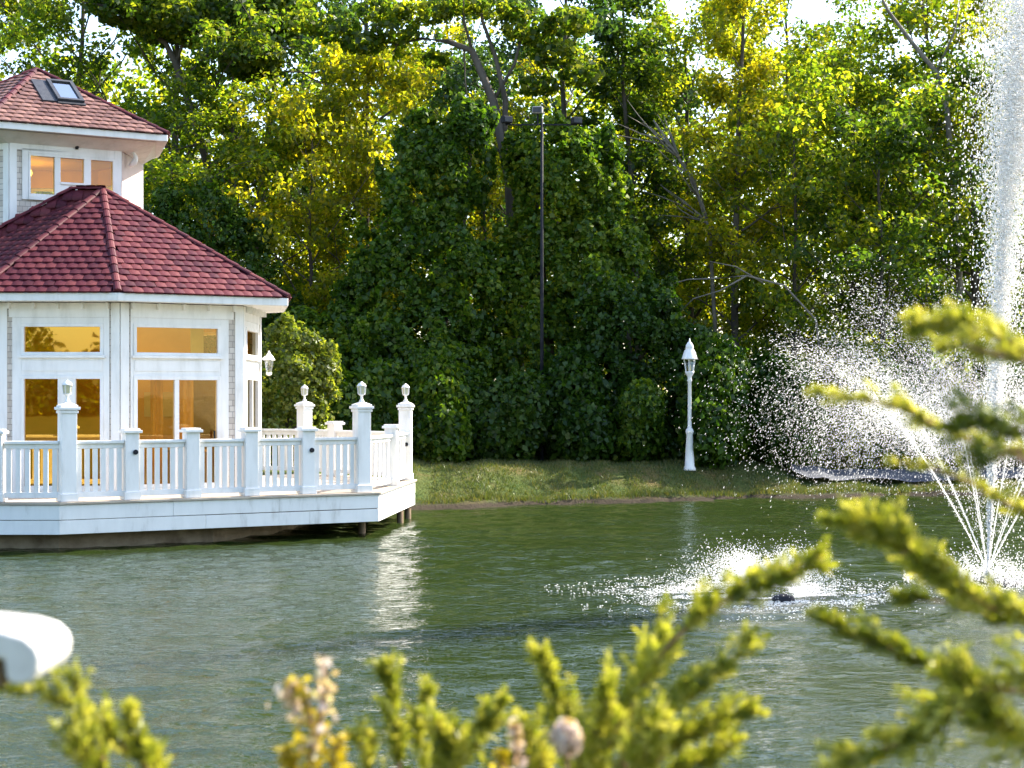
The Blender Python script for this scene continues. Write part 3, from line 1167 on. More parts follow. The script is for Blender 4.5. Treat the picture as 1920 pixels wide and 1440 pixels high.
# --- white wall lantern by the pavilion's side wall
wl = thing('wall_lantern', 'white carriage lantern fixed to the side wall of the pavilion, beside the bush', 'lantern', (-5.31, 35.75, 3.35))
m = MB()
m.box((0.03, 0, 0.10), (0.05, 0.14, 0.30))
m.tube([(0.04, 0, 0.12), (0.14, 0, 0.20), (0.22, 0, 0.16)], 0.018, 6)
m.obj('bracket', WHITE, wl)
m = MB().lathe([(0.13, 0.13), (0.09, 0.20), (0.03, 0.27), (0.012, 0.33)], (0.22, 0, 0), 6)
m.obj('lamp_roof', WHITE, wl)
m = MB().lathe([(0.055, -0.12), (0.10, 0.128)], (0.22, 0, 0), 6)
m.obj('lamp_glass', CLEAR, wl)
m = MB().lathe([(0.02, -0.20), (0.06, -0.17), (0.06, -0.122)], (0.22, 0, 0), 6)
m.obj('base', WHITE, wl)

# ------------------------------------------------------------------ deck
DP = [(-14.5, 29.8), (-7.9, 29.8), (-2.58, 33.0), (-2.17, 38.2), (-5.4, 41.7), (-9.0, 42.5), (-14.5, 42.5)]
deck = thing('deck', 'white-edged timber deck on piles running round the pavilion over the water', 'deck')
MB().prism([(x * .994 - 8 * .006, y * .994 + 36 * .006) for x, y in DP], 0.80, ZD).obj('deck_floor', DECKW, deck)
for i in range(4):
    W = Wall(DP[i], DP[i + 1])
    for z0, z1, o in ((0.30, 0.545, 0.0), (0.558, 0.815, 0.004)):
        nb_ = max(2, round(W.L / 2.4))
        cut = [-0.004 if i else 0] + [W.L * (q_ + (.3 if z0 < .5 else 0)) / nb_ for q_ in range(1, nb_)] + [W.L + 0.004]
        for c0_, c1_ in zip(cut[:-1], cut[1:]):
            m = MB()
            W.rect(m, c0_ + .0015, c1_ - .0015, z0 + random.uniform(-.003, .003), z1 + random.uniform(-.003, .002), -0.05, o + random.uniform(-.002, .002))
            m.obj('fascia_board', WHITE2, deck, bevel=0.006)
    m = MB()
    W.rect(m, 0.01, W.L - 0.01, 0.31, 0.80, -0.09, -0.053)
    m.obj('backing_joist', WOODD, deck)
    m = MB()
    W.rect(m, -0.01, W.L + 0.01, 0.822, ZD + .006, -0.14, 0.045)
    m.obj('edge_board', DECKW, deck, bevel=0.006)
piles = [(-2.98, 33.9), (-2.40, 36.6), (-2.32, 38.0), (-3.3, 38.3), (-4.4, 40.2)]
for x, y in piles:
    m = MB().tube([(x, y, -1.4), (x, y, 0.79)], 0.075, 10)
    m.obj('pile', WOODD, deck, smooth=True)
fo = [(-14.5, 30.5), (-8.1, 30.5), (-5.6, 32.0), (-4.8, 33.6), (-4.5, 35.0), (-4.4, 38), (-6, 41), (-14.5, 41)]
fm = MB().prism(fo, -1.0, 0.29)
tag(fm.obj('foundation_wall', STONE), 'low brown stone foundation under the pavilion deck at the waterline', 'foundation')

# ------------------------------------------------------------------ railings
lamp_spots = []


def post(par, x, y, rz, tall):
    wd = 0.25 if not tall else 0.27
    h = 1.20 if not tall else 1.62
    u = Vector((math.cos(rz), math.sin(rz), 0))
    v = Vector((-u.y, u.x, 0))
    m = MB()
    m.box((x, y, ZD + h / 2 + .006), (wd, wd, h), u, v)
    m.box((x, y, ZD + 0.08), (wd + .05, wd + .05, 0.14), u, v)
    po = m.obj('post', WHITE, par, bevel=0.008)
    c = MB()
    z = ZD + h
    c.box((x, y, z + .025), (wd + .09, wd + .09, 0.05), u, v)
    c.box((x, y, z + .065), (wd + .03, wd + .03, 0.03), u, v)
    if tall:
        k = (wd + .03) / 2
        q = [Vector((x, y, z + .08)) + u * (i * k) + v * (j * k) for i, j in ((-1, -1), (1, -1), (1, 1), (-1, 1))] + [Vector((x, y, z + .15))]
        c.add(q, [(0, 1, 4), (1, 2, 4), (2, 3, 4), (3, 0, 4)])
        c.box((x, y, z - .035), (wd + .04, wd + .04, 0.05), u, v)
    c.obj('post_cap', WHITE, po, bevel=0.006)
    return po


def rail_run(par, a, b, z=ZD, n_pitch=0.145, h=1.08, gap=0.135):
    """rails and balusters between two posts"""
    a, b = Vector((*a, 0)), Vector((*b, 0))
    d = (b - a)
    L = d.length
    u = d.normalized()
    v = Vector((-u.y, u.x, 0))
    m = MB()
    m.box(((a + b) / 2).to_tuple()[:2] + (z + h - .035,), (L - 2 * gap, 0.15, 0.055), u, v)
    m.box(((a + b) / 2).to_tuple()[:2] + (z + h - .105,), (L - 2 * gap, 0.06, 0.085), u, v)
    m.obj('top_rail', WHITE, par, bevel=0.008)
    m = MB()
    m.box(((a + b) / 2).to_tuple()[:2] + (z + 0.12,), (L - 2 * gap, 0.07, 0.10), u, v)
    m.obj('bottom_rail', WHITE, par, bevel=0.006)
    k = max(1, int((L - 2 * gap) / n_pitch))
    me = None
    for i in range(k):
        t = gap + (L - 2 * gap) * (i + .5) / k
        p = a + u * t
        o = link('baluster', BAL, par, (p.x, p.y, z + 0.171))
        o.rotation_euler = (0, 0, math.atan2(u.y, u.x))


BALMB = MB()
BALMB.box((0, 0, 0.38), (0.085, 0.04, 0.76))
BAL = BALMB.mesh('baluster', WHITE)


def bolt(par, x, y, z, n):
    m = MB()
    n = Vector(n).normalized()
    s = n.cross(Vector((0, 0, 1)))
    c = Vector((x, y, z))
    vs, k = [], 12
    for j in (0, .03):
        for i in range(k):
            q = 2 * math.pi * i / k
            vs.append(c + n * j + (s * math.cos(q) + Vector((0, 0, 1)) * math.sin(q)) * 0.045)
    fs = [tuple(range(k)), tuple(range(2 * k - 1, k - 1, -1))] + [(i, (i + 1) % k, k + (i + 1) % k, k + i) for i in range(k)]
    m.add(vs, fs)
    m.obj('socket', BLACK, par)


Bp, Ap = Vector((-7.9, 29.8, 0)), Vector((-2.58, 33.0, 0))
uAB = (Ap - Bp).normalized()
nAB = Vector((uAB.y, -uAB.x, 0))


def on_ab(t, back=0.17):
    p = Bp.lerp(Ap, t) - nAB * back
    return (p.x, p.y)


front = thing('deck_railing', 'white baluster railing along the long front edge of the deck, facing the pond', 'railing', group='white railings round the deck')
ts = [0.03, 0.214, 0.398, 0.582, 0.768, 0.955]
az = math.atan2(uAB.y, uAB.x)
pts = [on_ab(t) for t in ts]
for k, (x, y) in enumerate(pts):
    tall = k in (0, 5)
    po = post(front, x, y, az, tall)
    if tall:
        lamp_spots.append((x, y))
    if k in (1, 4):
        bolt(po, x + nAB.x * .127 + uAB.x * .05, y + nAB.y * .127 + uAB.y * .05, ZD + (.86 if k == 1 else .84), nAB)
for a, b in zip(pts[:-1], pts[1:]):
    rail_run(front, a, b)
lf = thing('deck_railing', 'white baluster railing at the deck corner cut by the picture edge', 'railing', group='white railings round the deck')
lp = [pts[0], (-9.05, 29.97), (-10.3, 29.97), (-11.55, 29.97)]
for k, (x, y) in enumerate(lp[1:]):
    post(lf, x, y, 0, False)
for a, b in zip(lp[:-1], lp[1:]):
    rail_run(lf, a, b)
rt = thing('deck_railing', 'sunlit white railing along the short end of the deck beside the grass bank', 'railing', group='white railings round the deck')
rp = [pts[5], (-2.50, 35.35), (-2.36, 37.85)]
post(rt, *rp[1], R(85), False)
po = post(rt, *rp[2], R(85), True)
lamp_spots.append(rp[2])
bolt(po, rp[2][0] + .02, rp[2][1] - .138, ZD + .80, (0, -1, 0))
for a, b in zip(rp[:-1], rp[1:]):
    rail_run(rt, a, b, n_pitch=0.34)
bkr = thing('deck_railing', 'white railing along the back edge of the deck, in front of the bushes', 'railing', group='white railings round the deck')
bp_ = [rp[2], (-4.25, 40.4), (-5.03, 41.3), (-7.0, 42.0)]
bp_[1] = ((628 - CX) / FPX * 40.0, 40.0)
bp_[2] = ((571 - CX) / FPX * 41.2, 41.2)
for k, (x, y) in enumerate(bp_[1:]):
    post(bkr, x, y, R(-45), k == 1)
    if k == 1:
        lamp_spots.append((x, y))
for a, b in zip(bp_[:-1], bp_[1:]):
    rail_run(bkr, a, b)


def post_lantern(x, y, label):
    t = thing('post_lantern', label, 'lantern', (x, y, ZD + 1.62 + 0.135), R(20), 'lanterns on the tall railing posts')
    t.scale = (.86, .86, .86)
    MB().lathe([(0.07, 0.0), (0.05, 0.03), (0.03, 0.06), (0.03, 0.13), (0.075, 0.16), (0.09, 0.175)], n=10).obj('stem', WHITE, t, smooth=True)
    f = MB()
    for k in range(6):
        q = math.pi * k / 3
        f.bar((0.08 * math.cos(q), 0.08 * math.sin(q), 0.175), (0.098 * math.cos(q), 0.098 * math.sin(q), 0.345), 0.016, 0.016)
    f.obj('lamp_frame', WHITE, t)
    MB().lathe([(0.072, 0.178), (0.09, 0.343)], n=6).obj('lamp_glass', FROST, t)
    MB().lathe([(0.03, 0.18), (0.04, 0.22), (0.04, 0.30), (0.02, 0.33)], n=8).obj('bulb', CREAM, t)
    MB().lathe([(0.115, 0.345), (0.105, 0.365), (0.075, 0.41), (0.03, 0.43), (0.018, 0.455)], n=12).obj('lamp_roof', WHITE, t, smooth=True)
    return t


for (x, y), lb in zip(lamp_spots, ['white post lantern on the tall railing post in front of the golden mirrored windows',
                                   'white post lantern where the front railing meets the sunlit end railing',
                                   'white post lantern on the far end post nearest the grass bank',
                                   'white post lantern on the back railing, half hidden against the bush']):
    post_lantern(x, y, lb)

# ------------------------------------------------------------------ street lamp on the bank
lx, ly = (1293 - CX) / FPX * 46.5, 46.5
lz = gz(lx, ly)
t = thing('street_lamp', 'white lantern street lamp standing on the grass bank in front of dark trees', 'street lamp', (lx, ly, lz - .02))
MB().lathe([(0.17, 0.0), (0.165, 0.06), (0.135, 0.12), (0.085, 0.98), (0.105, 1.02), (0.115, 1.06), (0.10, 1.12), (0.062, 1.16), (0.055, 1.22), (0.048, 2.42), (0.075, 2.45), (0.05, 2.50), (0.06, 2.56), (0.12, 2.66), (0.13, 2.70)], n=14).obj('pole', WHITE, t, smooth=True)
f = MB()
for k in range(6):
    q = math.pi * k / 3 + .3
    f.bar((0.11 * math.cos(q), 0.11 * math.sin(q), 2.70), (0.165 * math.cos(q), 0.165 * math.sin(q), 3.03), 0.022, 0.022)
f.obj('lamp_frame', WHITE, t)
MB().lathe([(0.098, 2.703), (0.148, 3.028)], n=6, rot=.3).obj('lamp_glass', CLEAR, t)
MB().lathe([(0.03, 2.71), (0.04, 2.75), (0.03, 2.86)], n=8).obj('bulb', CREAM, t)
MB().lathe([(0.225, 3.03), (0.21, 3.06), (0.15, 3.26), (0.10, 3.32), (0.115, 3.35), (0.10, 3.42), (0.05, 3.50), (0.02, 3.52), (0.012, 3.60)], n=12).obj('lamp_roof', WHITE, t, smooth=True)

# ------------------------------------------------------------------ floodlight mast
fx, fy = (1016 - CX) / FPX * 48.6, 48.6
t = thing('floodlight_mast', 'thin black floodlight mast with three heads before the vine-covered trees', 'floodlight', (fx, fy, gz(fx, fy) - .1))
ztop = EYE - (222 - HY) / FPX * 48.6 - t.location.z
MB().tube([(0, 0, 0), (0, 0, ztop * .5), (0, 0, ztop)], [0.058, 0.05, 0.04], 10).obj('pole', BLACK, t, smooth=True)
MB().bar((-1.05, 0.0, ztop - .18), (1.0, 0, ztop - .18), 0.035, 0.04).obj('cross_arm', BLACK, t)
for dx, dz, tl in ((-1.0, -.05, .5), (-.12, .22, -.2), (.98, -.08, .35)):
    m = MB()
    m.box((dx, -.08, ztop + dz), (0.30, 0.20, 0.20), (math.cos(tl), math.sin(tl), 0), (-math.sin(tl), math.cos(tl), 0))
    hd = m.obj('lamp_head', GREYM if abs(dx) < .5 else BLACK, t, bevel=0.03)
    m = MB()
    m.box((dx + .12 * math.sin(tl), -.08 - .115 * math.cos(tl), ztop + dz), (0.24, 0.02, 0.14), (math.cos(tl), math.sin(tl), 0), (-math.sin(tl), math.cos(tl), 0))
    m.obj('lens', DARKF, hd)
    m = MB().bar((dx, 0, ztop - .18), (dx, -.02, ztop + dz - .1), 0.05, 0.05)
    m.obj('yoke', BLACK, hd)


# ------------------------------------------------------------------ vegetation
def leaves(name, Cc, Nn, L, Wd, mats, rng, fold=0.18):
    n = len(Cc)
    Nn = Nn / np.maximum(np.linalg.norm(Nn, axis=1, keepdims=True), 1e-6)
    r = rng.normal(size=(n, 3))
    a = np.cross(Nn, r)
    a /= np.maximum(np.linalg.norm(a, axis=1, keepdims=True), 1e-6)
    b = np.cross(Nn, a)
    L = L[:, None]
    Wd = Wd[:, None]
    V = np.empty((n, 4, 3))
    V[:, 0] = Cc - a * L / 2
    V[:, 1] = Cc + b * Wd / 2 + Nn * L * fold - a * L * .08
    V[:, 2] = Cc + a * L / 2
    V[:, 3] = Cc - b * Wd / 2 + Nn * L * fold - a * L * .08
    return arr_mesh(name, V.reshape(-1, 3), np.arange(4 * n).reshape(n, 4), mats)


def tree_template(seed, H, z0, Rc, nl, leaf, tr, prof, lean=0.0, nlimb=18, crook=0.05, clump=0.24, flat=0.75, forks=0):
    """trunk mesh (trunk, limbs, twigs) and crown mesh of leaves held in clumps at the limb ends"""
    rnd = random.Random(seed)
    rng = np.random.default_rng(seed)
    mb = MB()
    nseg = 9
    tp = []
    x = y = 0
    for i in range(nseg + 1):
        q = i / nseg
        tp.append(Vector((x + lean * q * q * H, y, q * H * 0.96)))
        x += rnd.uniform(-crook, crook) * H * .16
        y += rnd.uniform(-crook, crook) * H * .16
    mb.tube(tp, [tr * (1.25 if i == 0 else 1) * (1 - .86 * i / nseg) + .012 for i in range(nseg + 1)], 7)

    def along(q):
        q = min(max(q, 0), .999) * nseg
        i = int(q)
        return tp[i].lerp(tp[i + 1], q - i)
    cl = []
    ga = rnd.uniform(0, 6)
    for k in range(nlimb):
        f = (k + rnd.uniform(.2, .8)) / nlimb
        zq = z0 / H + (0.97 - z0 / H) * f
        base = along(zq)
        ga += 2.4 + rnd.uniform(-.5, .5)
        Ln = Rc * prof(f) * rnd.uniform(.75, 1.15)
        el = R(rnd.uniform(12, 40) + 25 * f)
        d = Vector((math.cos(ga) * math.cos(el), math.sin(ga) * math.cos(el), math.sin(el)))
        bp = [base]
        for j in range(1, 5):
            d2 = (d + Vector((rnd.uniform(-.25, .25), rnd.uniform(-.25, .25), rnd.uniform(-.1, .22)))).normalized()
            bp.append(bp[-1] + d2 * Ln / 4)
        br = max(.02, tr * (1 - .8 * zq) * .5)
        mb.tube(bp, [br, br * .75, br * .55, br * .35, .012], 5, cap=False)
        cl.append((bp[-1], clump * Rc * rnd.uniform(.7, 1.2)))
        for j in range(5):
            q = rnd.uniform(.35, 1) * 3.99
            i = int(q)
            s = bp[i].lerp(bp[i + 1], q - i)
            az2 = ga + rnd.choice((-1, 1)) * rnd.uniform(.5, 1.3)
            l2 = Ln * rnd.uniform(.22, .5)
            e2 = R(rnd.uniform(-10, 55))
            d3 = Vector((math.cos(az2) * math.cos(e2), math.sin(az2) * math.cos(e2), math.sin(e2)))
            m1 = s + d3 * l2 * .5 + Vector((0, 0, .08 * l2))
            m2 = s + d3 * l2
            mb.tube([s, m1, m2], [br * .4, br * .25, .008], 4, cap=False)
            cl.append((m2, clump * Rc * rnd.uniform(.55, 1.1)))
            if rnd.random() < .5:
                cl.append((m1, clump * Rc * rnd.uniform(.4, .8)))
    cl.append((tp[-1], clump * Rc))
    cc = np.array([c[0][:] for c in cl])
    rr_ = np.array([c[1] for c in cl])
    pr = rr_ ** 2 / (rr_ ** 2).sum()
    idx = rng.choice(len(cl), nl, p=pr)
    dirs = rng.normal(size=(nl, 3))
    dirs /= np.linalg.norm(dirs, axis=1, keepdims=True)
    rad = rng.random(nl) ** .45
    pos = cc[idx] + dirs * (rad * rr_[idx])[:, None] * np.array([1, 1, flat])
    nr = dirs * .5 + rng.normal(size=(nl, 3)) * .55 + np.array([0, 0, .55])
    sz = leaf * rng.uniform(.65, 1.3, nl)
    return mb.mesh('trunk', BARK, True), leaves('crown', pos, nr, sz, sz * rng.uniform(.55, .8, nl), L_MID, rng)


def blob_leaves(name, blobs, n, leaf, m, seed, droop=0.5, shell=0.30, zmin=None, holes=False):
    """leaves over a lumpy volume: most lie near its skin, shingled and hanging, as vines do"""
    rng = np.random.default_rng(seed)
    B = np.array([b[:3] for b in blobs], float)
    S = np.array([b[3:6] for b in blobs], float)
    ar = (S[:, 0] * S[:, 1] + S[:, 0] * S[:, 2] + S[:, 1] * S[:, 2])
    out_p, out_n = [], []
    need = n
    while need > 0:
        k = int(need * 1.8) + 100
        idx = rng.choice(len(B), k, p=ar / ar.sum())
        d = rng.normal(size=(k, 3))
        d /= np.linalg.norm(d, axis=1, keepdims=True)
        lump = 1 + .10 * np.sin(d[:, 0] * 7 + idx) * np.sin(d[:, 2] * 6 + idx * 2) + .07 * np.sin(d[:, 0] * 15 + idx * 3 + d[:, 2] * 13)
        r = (1 - shell * rng.random(k) ** 2.0) * lump * (1 + .05 * rng.normal(size=k))
        p = B[idx] + d * S[idx] * r[:, None]
        keep = np.ones(k, bool)
        for j in range(len(B)):
            q = ((p - B[j]) / S[j])
            keep &= (q * q).sum(1) > .62 ** 2
        if zmin is not None:
            keep &= p[:, 2] > zmin
        if holes:
            nz = np.sin(p[:, 0] * 2.3 + seed) * np.sin(p[:, 2] * 2.9 + 1.3 * seed) + .6 * np.sin(p[:, 0] * 5.1 + p[:, 2] * 3.3) + .5 * np.sin(p[:, 2] * 7.0 - p[:, 0] * 2.0 + p[:, 1] * 4)
            keep &= (nz > -.35) | (rng.random(k) < .10)
        p = p[keep][:need]
        dn = (d / S[idx])[keep][:need]
        out_p.append(p)
        out_n.append(dn / np.linalg.norm(dn, axis=1, keepdims=True))
        need -= len(p)
    p = np.concatenate(out_p)
    nn = np.concatenate(out_n)
    nr = nn * .8 + rng.normal(size=p.shape) * .7 + np.array([0, 0, .45 * droop])
    sz = leaf * rng.uniform(.45, 1.6, len(p))
    return leaves(name, p, nr, sz, sz * rng.uniform(.6, .9, len(p)), m, rng)


broad = lambda f: .55 + .75 * math.sin(math.pi * min(1, f * .85 + .12))
colum = lambda f: 1.0 - .55 * f
TT = {
    'broad': tree_template(11, 18.0, 4.5, 4.6, 17000, .20, .24, broad, .02, 20, .05, .19),
    'airy': tree_template(23, 18.5, 6.0, 4.4, 10000, .20, .20, broad, -.03, 16, .08, .17),
    'lush': tree_template(37, 16.0, 2.0, 4.2, 20000, .19, .22, broad, .0, 26, .05, .20),
    'slim': tree_template(41, 18.0, 3.0, 2.5, 13000, .18, .15, colum, .02, 26, .06, .26),
    'young': tree_template(53, 9.5, 1.2, 2.6, 11000, .17, .10, broad, .0, 20, .06, .24),
}
# (template, px, depth, height scale, width scale, spin, leaf material, label)
TREES = [
    ('airy', -40, 62, .98, 1.0, .3, L_MID, 'open blue-green tree rising behind the tower roof, sky showing through it'),
    ('airy', 130, 60, 1.02, .95, 1.9, L_LIME, 'thin-leaved tree just right of the tower roof ridge'),
    ('broad', 330, 58, .98, .95, 4.1, L_MID, 'mid-green tree with a slanting dark trunk above the tower eave'),
    ('lush', 440, 55, .70, .80, 2.2, L_LIME, 'lime green tree whose leaves hang just beyond the tower wall'),
    ('young', 575, 53.5, 1.12, .95, .5, L_YELLOW, 'glowing yellow-green tree standing to the left of the vine-covered towers'),
    ('airy', 500, 64, 1.06, 1.05, 3.0, L_LIME, 'tall forked tree with dark twin trunks near the top of the woods'),
    ('broad', 680, 62, 1.05, 1.0, 5.4, L_BLUE, 'blue-green tall tree with crown touching the upper edge, left of the leaning trunk'),
    ('young', 700, 55.5, 1.28, 1.0, 2.7, L_YELLOW, 'sunlit yellow tree peeping over the left vine-covered mass'),
    ('young', 905, 56, 1.10, .85, 4.4, L_YELLOW, 'yellow-leaved small tree glowing in the gap between the vine towers'),
    ('broad', 1060, 60, .98, .90, 1.2, L_BLUE, 'deep green tree spreading over the floodlight mast'),
    ('slim', 1190, 57, .92, 1.0, 2.9, L_MID, 'narrow green tree behind the pale dead branches'),
    ('slim', 1385, 54.5, .98, .95, .8, L_YELLOW, 'tall yellow tree with a grey upright trunk above the street lamp'),
    ('lush', 1300, 60, .92, .85, 3.6, L_LIME, 'light green tree between the dead branches and the tall yellow tree'),
    ('young', 1480, 53.5, 1.18, 1.0, 5.0, L_LIME, 'low lime tree with yellow patches behind the fine spray'),
    ('lush', 1590, 59, .86, .95, .2, L_LIME, 'full yellow-green tree under the patch of open sky at the top'),
    ('broad', 1745, 60, .95, .95, 2.0, L_LIME, 'leafy tree crossed by a slanting bare limb, left of the tall water jet'),
    ('young', 1660, 53, 1.05, 1.1, 3.3, L_MID, 'green young tree behind the arching fountain spray'),
    ('lush', 1830, 56, .80, .90, 4.6, L_MID, 'dark-hearted green tree behind the foot of the tall water jet'),
    ('broad', 1960, 62, .98, 1.0, .9, L_YELLOW, 'yellow-green tree seen behind the tall white water jet'),
    ('airy', 850, 68, 1.0, 1.0, 1.5, L_YELLOW, 'pale yellow tree far behind the leaning trunk, full of sky gaps'),
    ('airy', 1480, 67, 1.0, .9, .4, L_MID, 'sparse tall tree in front of the open sky at the top'),
    ('lush', 250, 64, .62, .9, 5.5, L_LIME, 'bright green tree far behind the sunroom roof'),
    ('lush', 1000, 68, .60, 1.0, 2.5, L_MID, 'distant dark tree filling the woods behind the floodlight mast'),
    ('lush', 1200, 67, .60, 1.0, .7, L_MID, 'distant green tree filling the woods above the street lamp'),
    ('lush', 1790, 67, .60, 1.0, 3.9, L_LIME, 'distant lime tree filling the woods left of the water jet'),
    ('lush', 620, 68, .62, 1.0, 1.1, L_MID, 'distant green tree filling the woods above the glowing yellow tree'),
]
for kind, px, Y, hs, ws, rz, lm, lb in TREES:
    x = (px - CX) / FPX * Y
    t = thing('tree', lb, 'tree', (x, Y, gz(x, Y) - .05), rz, 'trees of the wood behind the pond')
    t.scale = (ws, ws, hs)
    tm, cm = TT[kind]
    link('trunk', tm, t)
    c = link('crown', cm, t)
    c.material_slots[0].link = 'OBJECT'
    c.material_slots[0].material = lm

# leaning tree whose bare trunk arches over the sky gap
def px_tree(label, Y, stems, crown, nl, leaf, lm, bark=BARK, seed=1, cat='tree', name='tree'):
    g0 = P(stems[0][0][0], stems[0][0][1], Y)
    t = thing(name, label, cat, (g0.x, Y, gz(g0.x, Y) - .05))
    mb = MB()
    for k, st in enumerate(stems):
        pts_ = [P(px, py, Y + (s[3] if len(s) > 3 else 0)) - t.location for s in st for px, py in [s[:2]]]
        mb.tube(pts_, [s[2] for s in st], 7)
    mb.obj('trunk', bark, t, smooth=True)
    if crown:
        bl = []
        for (px, py, rx, ry) in crown:
            c = P(px, py, Y) - t.location
            k = Y / FPX
            bl.append((c.x, c.y, c.z, rx * k, rx * k * .9, ry * k))
        me = blob_leaves('crown', bl, nl, leaf, lm, seed, .6, .95)
        link('crown', me, t)
    return t


px_tree('leaning bare-trunked tree arching over the sky gap left of the floodlight mast', 53.0,
        [[(975, 880, .22), (968, 560, .20), (955, 330, .17), (925, 190, .14), (885, 95, .11), (840, 78, .08), (790, 72, .05), (740, 85, .02)],
         [(945, 270, .10), (948, 190, .09), (930, 110, .07), (905, 40, .05), (890, -30, .03)],
         [(925, 190, .06), (965, 120, .05), (985, 40, .03)],
         [(885, 95, .05), (870, 40, .04), (868, -20, .02)],
         [(950, 300, .04), (905, 250, .03), (870, 262, .015)],
         [(870, 84, .03), (872, 150, .02), (880, 210, .01)]],
        [(740, 60, 50, 22), (680, 80, 45, 20), (630, 55, 45, 22), (800, 25, 50, 20), (860, 10, 45, 18), (990, 50, 55, 30), (1040, 100, 50, 24), (1090, 140, 40, 22), (940, 15, 50, 22), (570, 40, 40, 22), (1010, 160, 40, 20), (720, 20, 50, 20), (1070, 40, 50, 25), (820, 110, 30, 14)], 6500, .18, L_MID, seed=5)

# pale dead tree: fan of bare twigs
rnd = random.Random(8)
stems = [[(1345, 870, .08), (1340, 600, .07), (1330, 430, .06), (1300, 340, .055), (1262, 280, .045), (1225, 225, .03)]]
for k in range(22):
    sx, sy = rnd.choice([(1330, 420), (1310, 370), (1296, 330), (1275, 298), (1255, 270)])
    an = R(rnd.uniform(100, 172))
    ln = rnd.uniform(70, 150)
    st = [(sx, sy, .032)]
    for j in range(1, 5):
        an += rnd.uniform(-.22, .18)
        st.append((st[-1][0] + ln / 4 * math.cos(an), st[-1][1] - ln / 4 * math.sin(an), 0.032 - .006 * j, rnd.uniform(-.2, .2) * j))
    stems.append(st)
px_tree('pale dead tree with a fan of bare twigs in the middle of the wood', 54.0, stems, None, 0, 0, None, PALEBARK)
px_tree('bare grey fallen limb lying across the bushes above the street lamp', 50.0,
        [[(1560, 870, .05), (1530, 600, .035), (1470, 535, .03), (1400, 517, .028), (1340, 522, .024), (1290, 524, .018), (1250, 535, .012)],
         [(1400, 517, .03), (1350, 545, .022), (1300, 560, .015), (1270, 590, .008)], [(1430, 530, .03), (1380, 500, .02), (1330, 490, .01)]], None, 0, 0, None, PALEBARK, name='dead_limb', cat='dead limb')
px_tree('slanting bare grey tree in the crown left of the water jet', 55.0,
        [[(1800, 860, .12), (1798, 500, .11), (1775, 200, .09), (1755, 135, .085), (1710, 80, .07), (1665, 20, .05), (1640, -30, .03)], [(1755, 135, .05), (1790, 60, .03), (1800, 0, .02)]], None, 0, 0, None, PALEBARK)
px_tree('slanting dark-trunked tree beside the tower roof', 56.0,
        [[(410, 870, .17), (395, 330, .15), (370, 240, .13), (330, 120, .11), (310, 80, .09), (250, 50, .06), (190, 20, .03)],
         [(330, 120, .06), (350, 60, .05), (400, 20, .03)], [(345, 150, .04), (400, 90, .03), (440, 60, .015)]],
        [(330, 40, 90, 40), (240, 10, 70, 40), (420, 30, 60, 50), (470, 110, 60, 40)], 9000, .20, L_MID, seed=15)
px_tree('thin upright dark tree above the lower roof, forked at the top', 58.0,
        [[(440, 870, .14), (443, 300, .10), (438, 100, .08), (428, 0, .06), (420, -60, .04)], [(438, 100, .05), (465, 40, .04), (500, -20, .03)]],
        [(430, 0, 60, 40), (520, 20, 60, 50)], 5000, .2, L_LIME, seed=16)

# vine-covered trees: a wall of hanging leaves in shade
def vine_mass(label, Y, bl, n, leaf, lm, seed, trunk_px, cat='vine-covered tree', name='vine_covered_tree', depth=.8):
    k = Y / FPX
    cx = P(trunk_px, 870, Y)
    t = thing(name, label, cat, (cx.x, Y, gz(cx.x, Y) - .05))
    bls = []
    for (px, py, rx, ry) in bl:
        c = P(px, py, Y) - t.location
        bls.append((c.x, c.y + random.uniform(-.3, .3), c.z, rx * k, max(.6, rx * k * depth), ry * k))
    rs = random.Random(seed)
    for _ in range(int(len(bl) * 6)):
        b = rs.choice(bls[:len(bl)])
        q1, q2 = rs.uniform(-math.pi, 0), rs.uniform(-.7, 1.2)
        rr_ = rs.uniform(.28, .62) * (1.0 if b[3] > 1.0 else .7)
        bls.append((b[0] + b[3] * .93 * math.cos(q1) * math.cos(q2), b[1] + b[4] * .93 * math.sin(q1) * math.cos(q2), b[2] + b[5] * .93 * math.sin(q2), rr_, rr_ * .8, rr_ * rs.uniform(.6, 1.2)))
    for _ in range(int(len(bl) * 11)):
        b = rs.choice(bls[:len(bl)])
        q1, q2 = rs.uniform(-math.pi, .3), rs.uniform(-.9, 1.4)
        rr_ = rs.uniform(.11, .26)
        k1 = rs.uniform(1.0, 1.16)
        bls.append((b[0] + b[3] * k1 * math.cos(q1) * math.cos(q2), b[1] + b[4] * k1 * math.sin(q1) * math.cos(q2), b[2] + b[5] * k1 * math.sin(q2), rr_, rr_, rr_ * rs.uniform(1.0, 3.2)))
    mb = MB()
    top = max(b[2] for b in bls[:len(bl)])
    tx = [b[0] for b in bls[:len(bl)] if b[2] == top][0]
    mb.tube([(0, .3, 0), (tx * .3, .3, top * .4), (tx * .8, .2, top * .75), (tx, .1, top)], [.22, .18, .12, .05], 7)
    mb.obj('trunk', BARK, t, smooth=True)
    link('crown', blob_leaves('crown', bls, n, leaf, lm, seed, .8, .5, 0.0, True), t)
    return t


